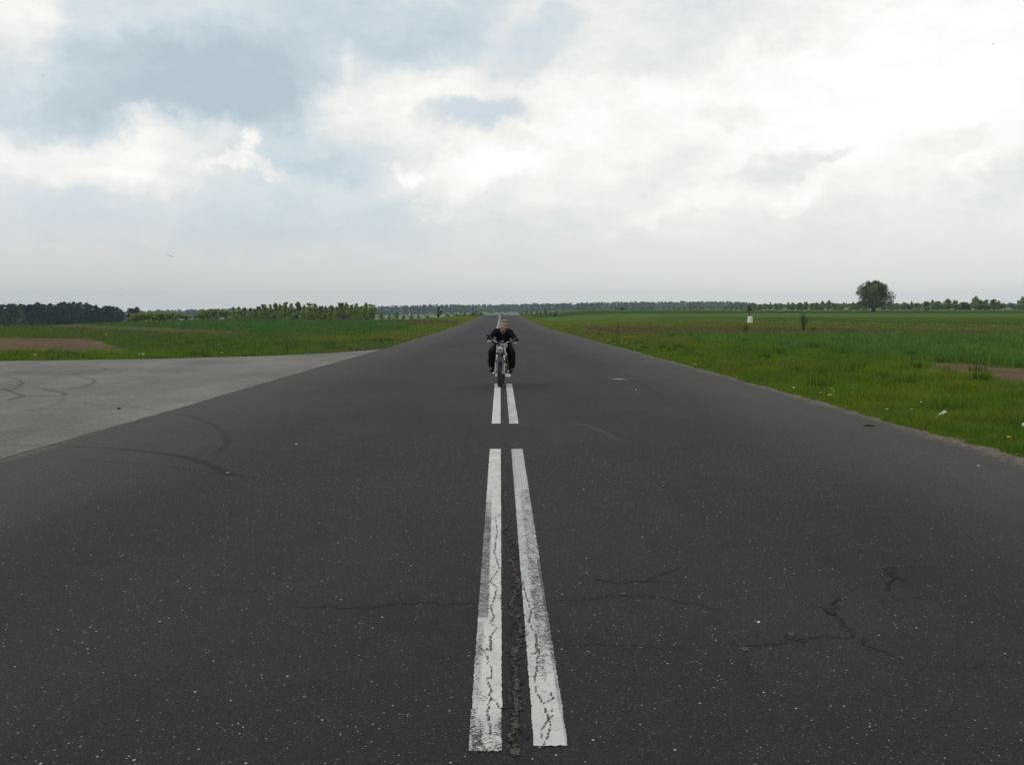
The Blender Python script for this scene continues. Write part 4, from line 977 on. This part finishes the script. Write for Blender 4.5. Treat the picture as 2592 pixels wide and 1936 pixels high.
# birds: white ones on the field, dark ones in the air
def birdmesh(name, span, body, up, mat):
    mb = MB(); mb.ell((0, 0, 0), (body * .28, body, body * .26), n=10, m=8); mb.ell((0, -body * .95, body * .12), body * .2, n=8, m=6)
    mb.add([(0, body * .8, 0), (body * .3, body * 1.7, .0), (-body * .3, body * 1.7, .0), (0, body * 1.2, body * .08)], [(0, 1, 3), (0, 3, 2), (0, 2, 1)])
    for s in (-1, 1):
        mb.add([(s * body * .15, -body * .4, body * .1), (s * span * .25, -body * .5, up * .7), (s * span * .5, body * .1, up), (s * span * .25, body * .2, up * .6), (s * body * .15, body * .4, body * .08), (s * span * .25, 0, up * .6 + body * .12)],
               [(0, 1, 5), (1, 2, 5), (2, 3, 5), (3, 4, 5), (4, 0, 5), (0, 1, 2), (0, 2, 3), (0, 3, 4)])
    return mb.build(name, mat)
M['bird'] = pm('dark_feathers', (.05, .05, .055), .8); M['gull'] = pm('white_feathers', (.8, .82, .82), .7)
bs = [(431, 649, 95, .85, 'dark bird gliding low in the grey sky at left', .35), (306, 731, 100, .5, 'tiny dark bird just above the left wood', .1), (109, 192, 60, .25, 'tiny dark bird high in the left clouds', .2), (1231, 487, 60, .22, 'tiny dark bird in bright clouds above the runway', .2), (2514, 112, 60, .22, 'tiny dark bird high at the right', .2)]
for u, v, D_, sp_, l, rl in bs:
    r = ray(u, v); p = Vector((0, 0, CAMZ)) + r * (D_ / r.y); b = birdmesh('flying_bird', sp_, sp_ * .17, sp_ * .12, M['bird']); b.location = p; b.rotation_euler = (0, rl, .5); tag(b, l, 'bird', 'dark birds in the sky')
gl = [(1700.5, 781.5), (1741.7, 781.3), (1759.7, 781.3), (1777, 784), (1856, 783.5), (1868, 786), (1974, 788.5), (2036.5, 792), (2158.7, 793)]
ng = ['leftmost', 'second from left', 'third from left', 'fourth from left', 'fifth from left', 'sixth from left', 'third from right', 'second from right', 'rightmost']
gm = None
for (u, v), q in zip(gl, ng):
    D_ = 380 if v < 785 else 300; r = ray(u, v); p = Vector((0, 0, CAMZ)) + r * (D_ / r.y)
    if gm is None: gm = birdmesh('white_bird', .95, .26, .22, M['gull']); b = gm
    else: b = gm.copy(); COL.objects.link(b)
    b.location = p; b.location.z = max(p.z, float(Z(p.x, p.y)) + .25); b.rotation_euler = (0, .45, .9); tag(b, q + ' of the white birds low over the far right field', 'bird', 'white birds over the right field')

# ---------------------------------------------------------------- dark car far away on the road
M['carp'] = pm('dark_car_paint', (.012, .014, .018), .3); M['glass'] = pm('dark_glass', (.02, .025, .03), .08); M['chrome'] = pm('chrome', (.42, .44, .48), .14, 1.0, var=.1)
D_ = 742; u = 1269.3; xx = (u - 1266) / FPX * D_; car = empty('car', (xx, D_, float(rz(D_)) + .0)); tag(car, 'dark car far away at the end of the runway', 'car')
mb = MB(); prof_ = [(-2.1, .35), (-2.15, .62), (-1.95, .82), (-1.05, .95), (-.45, 1.42), (.9, 1.46), (1.55, 1.08), (2.05, 1.0), (2.15, .6), (2.1, .35)]
V = [(s * .86, y, z_) for s in (-1, 1) for y, z_ in prof_]; n = len(prof_); Fq = [tuple(range(n)), tuple(range(2 * n - 1, n - 1, -1))] + [(i, n + i, n + (i + 1) % n, (i + 1) % n) for i in range(n)]
mb.add(V, Fq).build('body', M['carp'], car, smooth=False)
MB().box((0, -.77, 1.19), (.72, .02, .20), Euler((math.radians(-52), 0, 0)).to_matrix()).build('windscreen', M['glass'], car, smooth=False)
for s in (-1, 1):
    for y in (-1.35, 1.3): MB().lathe((s * .78, y, .32), [(0, .1), (.2, .1), (.32, .08), (.32, -.08), (.2, -.1), (0, -.1)], 'X', 18).build('wheel', M['dark'], car)
    MB().ell((s * .62, -2.06, .68), (.14, .08, .08)).build('headlight', M['chrome'], car)

# ---------------------------------------------------------------- motorcycle
M['tyre'] = pm('tyre_rubber', (.020, .020, .021), .8, var=.2, bump=.2); M['rim'] = pm('wheel_rim', (.45, .46, .48), .3, 1.0); M['alu'] = pm('fork_alloy', (.28, .30, .33), .3, .9, var=.12)
M['blackp'] = pm('black_paint', (.010, .010, .012), .3); M['frame'] = pm('copper_brown_paint', (.20, .085, .045), .45); M['seatm'] = pm('black_vinyl', (.012, .012, .012), .55)
m_, t_ = mat_new('headlight_lens'); co_ = t_.n('ShaderNodeTexCoord').outputs['Object']; wv = t_.n('ShaderNodeTexWave', {'Vector': co_, 'Scale': 30.0})
pp = t_.n('ShaderNodeBsdfPrincipled', {'Base Color': t_.mix(t_.mr(wv.outputs['Fac'], .2, .8), (.42, .30, .20), (.70, .55, .42)), 'Roughness': .12, 'Metallic': .55, 'Coat Weight': .6}); t_.n('ShaderNodeOutputMaterial', {0: pp}); M['lens'] = m_
BD = 21.0; BX = -.012
broot = (BX, BD, float(rz(BD)) + .001); brot = (-.012, math.radians(2.2), math.radians(-2.6))
bike = empty('motorcycle', broot, brot); tag(bike, 'small motorcycle with round headlight and chrome bars ridden on the centre line', 'motorcycle')
def wheel(y, tyr=.045, R=.29):
    w_ = MB(); prof_ = [(R - .062, -tyr * .7), (R - .04, -tyr), (R - .014, -tyr * .85), (R, -tyr * .35), (R, tyr * .35), (R - .014, tyr * .85), (R - .04, tyr), (R - .062, tyr * .7)]
    w_.lathe((0, y, R), prof_, 'X', 40); wo = w_.build('tyre', M['tyre'], None)
    return wo
for y in (0, 1.25):
    wh = empty('wheel', (0, 0, 0)); wh.parent = bike; wo = wheel(y); wo.name = 'tyre'; wo.parent = wh
    MB().lathe((0, y, .29), [(.232, -.03), (.215, -.028), (.215, .028), (.232, .03)], 'X', 40).build('rim', M['rim'], wh)
    h = MB(); h.lathe((0, y, .29), [(0, -.06), (.045, -.06), (.055, -.03), (.055, .03), (.045, .06), (0, .06)], 'X', 20)
    h.build('hub', M['alu'], wh); sp2 = MB()
    for k in range(28):
        a = 2 * math.pi * k / 28; s = .03 if k % 2 else -.03
        sp2.tube([(s, y + math.cos(a + .3) * .05, .29 + math.sin(a + .3) * .05), (s * .3, y + math.cos(a) * .222, .29 + math.sin(a) * .222)], .0022, 4)
    sp2.build('spokes', M['rim'], wh)
def fk(z_): return .20 * (z_ - .29) / .6
for s in (-1, 1):
    X_ = s * .074 - .008
    f = MB(); f.tube([(X_ * 1.08, 0.0, .27), (X_ * 1.08, fk(.36), .36), (X_ * 1.04, fk(.50), .50)], [.024, .030, .029], 12).build('fork_leg', M['alu'], bike)
    MB().tube([(X_ * 1.04, fk(.50), .50), (X_, fk(.86), .86)], .019, 12).build('fork_tube', M['chrome'], bike)
    MB().tube([(X_ * 1.04, fk(.495), .495), (X_ * 1.04, fk(.535), .535)], .036, 12).build('fork_collar', M['blackp'], bike)
    MB().tube([(X_, fk(.665), .665), (X_, fk(.69), .69)], .030, 12).build('fork_clamp', M['blackp'], bike)
MB().box((-.008, fk(.68), .677), (.10, .03, .012)).build('lower_yoke', M['blackp'], bike, smooth=False); MB().box((-.005, fk(.84), .842), (.10, .035, .012)).build('upper_yoke', M['alu'], bike, smooth=False)
fe = MB(); Pf = []
for k in range(13):
    a = math.radians(40 + 130 * k / 12); Pf.append((math.cos(a) * -.335, .29 + math.sin(a) * .335))
V = []; Fq = []
for i, (y, z_) in enumerate(Pf):
    for xq, dq in ((-.062, -.03), (-.05, .0), (0, .012), (.05, .0), (.062, -.03)):
        c_ = math.hypot(y, z_ - .29); V.append((xq, y * (c_ + dq) / c_, .29 + (z_ - .29) * (c_ + dq) / c_))
for i in range(12):
    for j in range(4): Fq.append((i * 5 + j, i * 5 + j + 1, i * 5 + 6 + j, i * 5 + 5 + j))
fe.add(V, Fq).build('front_mudguard', M['blackp'], bike)
hl = MB(); hl.lathe((-.022, .07, .772), [(.0, .13), (.035, .12), (.060, .07), (.066, .0), (.066, -.02)], 'Y', 28); hlo = hl.build('headlight', M['blackp'], bike)
MB().lathe((-.022, .07, .772), [(.068, .0), (.072, -.012), (.066, -.026), (.058, -.024)], 'Y', 28).build('rim', M['chrome'], hlo)
MB().lathe((-.022, .07, .772), [(.060, -.022), (.045, -.034), (.02, -.041), (0, -.043)], 'Y', 28).build('lens', M['lens'], hlo)
HB = [(-.33, .36, .895), (-.22, .33, .90), (-.15, .28, .925), (-.10, .25, .90), (-.055, .22, .868), (.05, .22, .866), (.085, .24, .885), (.125, .27, .92), (.20, .32, .912), (.32, .37, .885)]
hb = MB(); hb.tube([tuple(p) + (rz(0),) if False else (p[0], p[1], rz(0)) if False else p for p in [tuple(spline([q[:2] for q in HB], 4)[i]) + (float(np.interp(i / (4 * 9), np.linspace(0, 1, 10), [q[2] for q in HB])),) for i in range(37)]], .0125, 10); hbo = hb.build('handlebar', M['chrome'], bike)
MB().tube([HB[0], HB[1]], .019, 10).build('grip', M['dark'], hbo); MB().tube([HB[-2], HB[-1]], .019, 10).build('grip', M['dark'], hbo)
for s in (-1, 1):
    MB().tube([(s * .20, .30, .895), (s * .27, .26, .885), (s * .33, .29, .88)], [.008, .007, .006], 6).build('brake_lever', M['alu'], hbo)
    MB().box((s * .185, .31, .905), (.028, .022, .024)).build('switch_block', M['dark'], hbo, smooth=False)
MB().lathe((-.068, .16, .885), [(0, -.035), (.030, -.035), (.036, -.02), (.036, .035), (0, .04)], 'Y', 18).build('speedometer', M['blackp'], bike)
for s, xm, zm, tl in ((-1, -.292, 1.035, 28), (1, .305, .985, -10)):
    mo = MB(); mo.tube([(s * .18, .31, .91), (s * .215, .28, .95), (xm - s * .045, .27, zm + (-.012 if s < 0 else .012))], .006, 8); mo_ = mo.build('mirror', M['chrome'], bike)
    MB().ell((xm, .265, zm), (.052, .018, .024), Euler((0, math.radians(tl), 0)).to_matrix()).build('mirror_shell', M['blackp'], mo_)
tk = MB(); tk.ell((0, .50, .80), (.125, .27, .115)); tk.ell((0, .42, .82), (.105, .17, .105)); tk.build('fuel_tank', M['blackp'], bike); MB().lathe((0, .45, .915), [(0, .02), (.03, .018), (.034, 0)], 'Z', 14).build('tank_cap', M['chrome'], bike)
se = MB(); se.ell((0, .95, .79), (.13, .36, .055)); se.build('seat', M['seatm'], bike)
fr = MB(); fr.tube([(0, .20, .78), (0, .30, .55), (0, .42, .30), (0, .75, .25)], .018, 8); fr.tube([(0, .2, .80), (0, .6, .70), (0, .85, .62), (0, .82, .28)], .018, 8)
for s in (-1, 1):
    fr.tube([(s * .06, .8, .68), (s * .10, 1.25, .68), (s * .1, 1.4, .7)], .012, 8); fr.tube([(s * .09, .8, .30), (s * .10, 1.25, .29)], .014, 8); fr.tube([(s * .115, 1.25, .29), (s * .10, 1.15, .66)], .022, 8)
fr.build('frame', M['frame'], bike)
MB().tube([(.085, .30, .66), (.105, .34, .60), (.125, .42, .48), (.14, .45, .40), (.12, .5, .30)], [.010, .016, .020, .018, .012], 9).build('crash_bar', M['frame'], bike)
en = MB(); en.ell((0, .62, .36), (.13, .19, .11)); en.box((0, .60, .40), (.075, .12, .10)); en.ell((.10, .55, .34), (.04, .10, .085)); en.ell((-.10, .55, .34), (.04, .10, .085))
eo = en.build('engine', M['alu'], bike); fn = MB()
for k in range(8): fn.box((0, .46 - k * .004, .46 + k * .022), (.078, .075, .005))
fn.tube([(0, .46, .44), (0, .43, .64)], .05, 12); fn.build('cylinder_fins', M['alu'], bike, smooth=False)
MB().ell((.115, .50, .37), (.035, .035, .05)).build('air_filter', pm('blue_grey_metal', (.18, .28, .36), .35, .6), bike)
ex = MB(); ex.tube([(-.03, .40, .55), (-.08, .33, .50), (-.12, .34, .36), (-.125, .45, .25), (-.14, .8, .24)], .019, 10); ex.tube([(-.14, .75, .24), (-.145, .85, .25), (-.15, 1.4, .30)], [.022, .04, .042], 14); ex.build('exhaust_pipe', M['chrome'], bike)
MB().ell((-.145, .40, .245), (.034, .05, .040)).build('side_cover', M['chrome'], bike)
for s in (-1, 1):
    MB().tube([(s * .07, .62, .255), (s * .23, .60, .268)], .013, 8).build('footpeg', M['dark'], bike)
MB().tube([(.08, .42, .22), (.13, .40, .235), (.19, .42, .25)], .009, 8).build('gear_lever', M['chrome'], bike); MB().tube([(-.08, .38, .20), (-.13, .36, .215), (-.02, .34, .235)], .009, 8).build('brake_pedal', M['chrome'], bike)
MB().tube([(.06, .8, .14), (.14, .78, .13), (.16, .9, .15)], .009, 6).build('side_stand', M['alu'], bike)
rf_ = MB(); V = []; Fq = []
for i in range(13):
    a = math.radians(-10 + 130 * i / 12)
    for xq, dq in ((-.07, -.03), (-.055, 0), (0, .012), (.055, 0), (.07, -.03)): V.append((xq, 1.25 + math.cos(a) * (.35 + dq), .29 + math.sin(a) * (.35 + dq)))
for i in range(12):
    for j in range(4): Fq.append((i * 5 + j, i * 5 + j + 1, i * 5 + 6 + j, i * 5 + 5 + j))
rf_.add(V, Fq).build('rear_mudguard', M['blackp'], bike)

# ---------------------------------------------------------------- rider
M['skin'] = pm('skin', (.40, .25, .185), .55, var=.08, scale=30); M['jacket'] = pm('black_navy_jacket', (.0040, .0052, .0105), .85, var=.5, scale=9, bump=1.0, spec=.2); M['trs'] = pm('dark_brown_trousers', (.011, .0085, .007), .9, var=.4, scale=7, bump=.6, spec=.16)
M['hair'] = pm('light_brown_hair', (.235, .185, .125), .7, var=.4, scale=60, bump=.6); M['shoe'] = pm('black_shoes', (.010, .010, .011), .5); M['eye'] = pm('eye_dark', (.02, .013, .012), .3); M['lip'] = pm('lips', (.26, .09, .085), .5)
man = empty('person', broot, brot); tag(man, 'young man with short fair hair in dark zipped jacket leaning forward on motorcycle', 'person')
def remesh(o, vs, sm=2, it=.6):
    r = o.modifiers.new('remesh', 'REMESH'); r.mode = 'VOXEL'; r.voxel_size = vs; r.use_smooth_shade = True
    s = o.modifiers.new('smooth', 'SMOOTH'); s.iterations = sm; s.factor = it
HC = Vector((.012, .475, 1.245)); RH = Euler((math.radians(-6), math.radians(3), math.radians(0))).to_matrix()
def hp_(x, y, z_): return HC + RH @ Vector((x, y, z_))
b = MB()
b.ell(hp_(0, .015, .025), (.076, .092, .098), RH, 20, 14); b.ell(hp_(0, -.012, -.035), (.062, .072, .080), RH, 18, 12); b.ell(hp_(0, -.04, -.095), (.034, .034, .026), RH)
b.ell(hp_(0, -.088, -.02), (.012, .018, .024), RH, 10, 8); b.ell(hp_(0, -.078, -.01), (.010, .012, .034), RH, 10, 8); b.ell(hp_(0, -.075, .028), (.056, .016, .012), RH)
for s in (-1, 1): b.ell(hp_(s * .077, .02, -.012), (.012, .020, .032), RH, 10, 8); b.ell(hp_(s * .036, -.062, -.035), (.024, .022, .022), RH)
b.ell(hp_(0, -.070, -.066), (.026, .018, .016), RH)
b.cap(hp_(0, .03, -.08), (0, .60, 1.12), .054, .062)
b.ell((0, .70, 1.04), (.145, .10, .16), Euler((math.radians(28), 0, 0)).to_matrix()); b.cap((0, .80, .93), (0, .86, .85), .12, .13)
EL = {-1: (-.262, .50, .985), 1: (.268, .52, .965)}; WRs = {-1: (-.272, .40, .925), 1: (.272, .405, .908)}
for s in (-1, 1):
    b.cap((s * .15, .63, 1.12), EL[s], .05, .038); b.cap(EL[s], WRs[s], .037, .026)
    hx = s * .272; hy = .352; hz_ = .905 if s < 0 else .893
    b.cap(WRs[s], (hx, hy + .01, hz_ + .012), .026, .024)
    R_ = Euler((math.radians(-25), 0, 0)).to_matrix(); b.ell((hx, hy + .006, hz_ + .016), (.042, .032, .017), R_)
    for q, (ox, ln) in enumerate(((-.034, .030), (-.012, .036), (.011, .034), (.032, .026))):
        fx = hx + ox; b.cap((fx, hy - .022, hz_ + .018), (fx, hy - .040, hz_ - .004), .0098, .009, 8); b.cap((fx, hy - .040, hz_ - .004), (fx, hy - .020 + (.036 - ln), hz_ - .026), .009, .008, 8)
    b.cap((hx - s * .040, hy + .012, hz_ + .0), (hx - s * .046, hy + .002, hz_ - .024), .0105, .009, 8)
    b.cap((s * .09, .86, .84), (s * .205, .47, .70), .082, .058); b.cap((s * .205, .47, .70), (s * .185, .66, .36), .055, .040); b.cap((s * .185, .66, .36), (s * .19, .55, .31), .038, .032)
bo = b.build('body', M['skin'], man); remesh(bo, .006, 1, .4)
j = MB()
j.ell((0, .70, 1.06), (.178, .125, .155), Euler((math.radians(28), 0, 0)).to_matrix(), 20, 14); j.cap((-.10, .65, 1.115), (.10, .65, 1.115), .078, .078); j.cap((0, .74, 1.0), (0, .84, .87), .150, .150); j.ell((0, .78, .90), (.165, .13, .10)); j.tube([(0, .64, 1.11), (0, .59, 1.165), (0, .57, 1.185)], [.095, .076, .070], 18)
for s in (-1, 1):
    j.cap((s * .152, .64, 1.118), EL[s], .066, .054); e = Vector(EL[s]); w2 = Vector(WRs[s]); j.cap(e, e.lerp(w2, .95), .052, .040)
    j.ell((s * .285, .47, .965), (.052, .055, .038)); j.ell((s * .145, .65, 1.145), (.05, .07, .042))
j.ell((0, .565, 1.135), (.078, .055, .052)); j.cap((-.055, .59, 1.165), (.055, .59, 1.165), .03, .03)
jo = j.build('jacket', M['jacket'], man); remesh(jo, .010, 2, .5)
MB().tube([(0, .515, 1.17), (.0, .500, 1.13), (.0, .503, 1.08), (0, .525, 1.03), (0, .575, .96), (0, .63, .90)], .0045, 6).build('zip', M['alu'], man)
MB().lathe((0, 0, 0), [(.07, 0), (.075, .03)], 'Z', 4) if False else None
tr_ = MB(); tr_.ell((0, .86, .85), (.165, .14, .10))
for s in (-1, 1):
    K = (s * .200, .46, .695)
    tr_.cap((s * .09, .84, .835), K, .105, .088); tr_.cap(K, (s * .205, .58, .50), .088, .082); tr_.cap((s * .205, .58, .50), (s * .200, .64, .405), .088, .082)
    tr_.ell((s * .245, .58, .49), (.055, .07, .045)); tr_.ell((s * .235, .50, .66), (.055, .07, .07)); tr_.ell((s * .17, .40, .70), (.06, .06, .07))
to = tr_.build('trousers', M['trs'], man); remesh(to, .011, 2, .5)
for s in (-1, 1):
    sh = MB(); sh.cap((s * .185, .66, .345), (s * .20, .50, .325), .052, .046); sh.ell((s * .20, .49, .318), (.052, .075, .040)); sh.cap((s * .186, .66, .35), (s * .186, .655, .40), .05, .048); so = sh.build('shoe', M['shoe'], man); remesh(so, .007)
    MB().box((s * .195, .56, .283), (.045, .135, .010)).build('sole', M['dark'], so, smooth=False)
h = MB(); h.ell(hp_(0, .028, .045), (.083, .094, .088), RH, 20, 14); h.ell(hp_(0, .06, .0), (.080, .060, .09), RH); h.ell(hp_(.015, -.045, .095), (.055, .035, .026), RH); h.ell(hp_(-.035, -.03, .088), (.040, .035, .030), RH); h.ell(hp_(.03, .0, .118), (.035, .045, .02), RH)
rh = random.Random(3)
for k in range(60):
    a = rh.uniform(0, 6.28); q = rh.uniform(.2, 1); p = hp_(math.cos(a) * .07 * q, .02 + math.sin(a) * .075 * q, .075 + .05 * math.sqrt(1 - q * q * .9)); h.cap(p, p + RH @ Vector((rh.uniform(-.01, .022), rh.uniform(-.03, 0), rh.uniform(.0, .014))), .008, .003, 6)
for s in (-1, 1): h.ell(hp_(s * .073, .01, .03), (.011, .03, .04), RH)
ho = h.build('hair', M['hair'], man); remesh(ho, .005, 1, .3)
for s in (-1, 1):
    MB().ell(hp_(s * .030, -.0715, .008), (.0125, .010, .0065), RH).build('eye', M['eye'], man); MB().cap(hp_(s * .016, -.085, .031), hp_(s * .048, -.076, .031), .0032, .0025, 6).build('eyebrow', M['hair'], man)
MB().tube([hp_(-.026, -.080, -.056), hp_(-.012, -.088, -.063), hp_(.012, -.088, -.063), hp_(.026, -.080, -.056)], [.003, .0045, .0045, .003], 8).build('mouth', M['lip'], man)

# ---------------------------------------------------------------- haze
m_, t_ = mat_new('haze'); 
pv = t_.n('ShaderNodeVolumePrincipled', {'Color': (.62, .83, 1.0, 1), 'Density': .00016, 'Anisotropy': .2}); t_.n('ShaderNodeOutputMaterial', {'Volume': pv})
mb = MB(); mb.box((0, 1100, -18), (2420, 1420, 42)); hzo = mb.build('haze', m_, smooth=False); tag(hzo, kind='stuff')
S.cycles.volume_bounces = 1; S.cycles.max_bounces = 6; S.cycles.transparent_max_bounces = 16
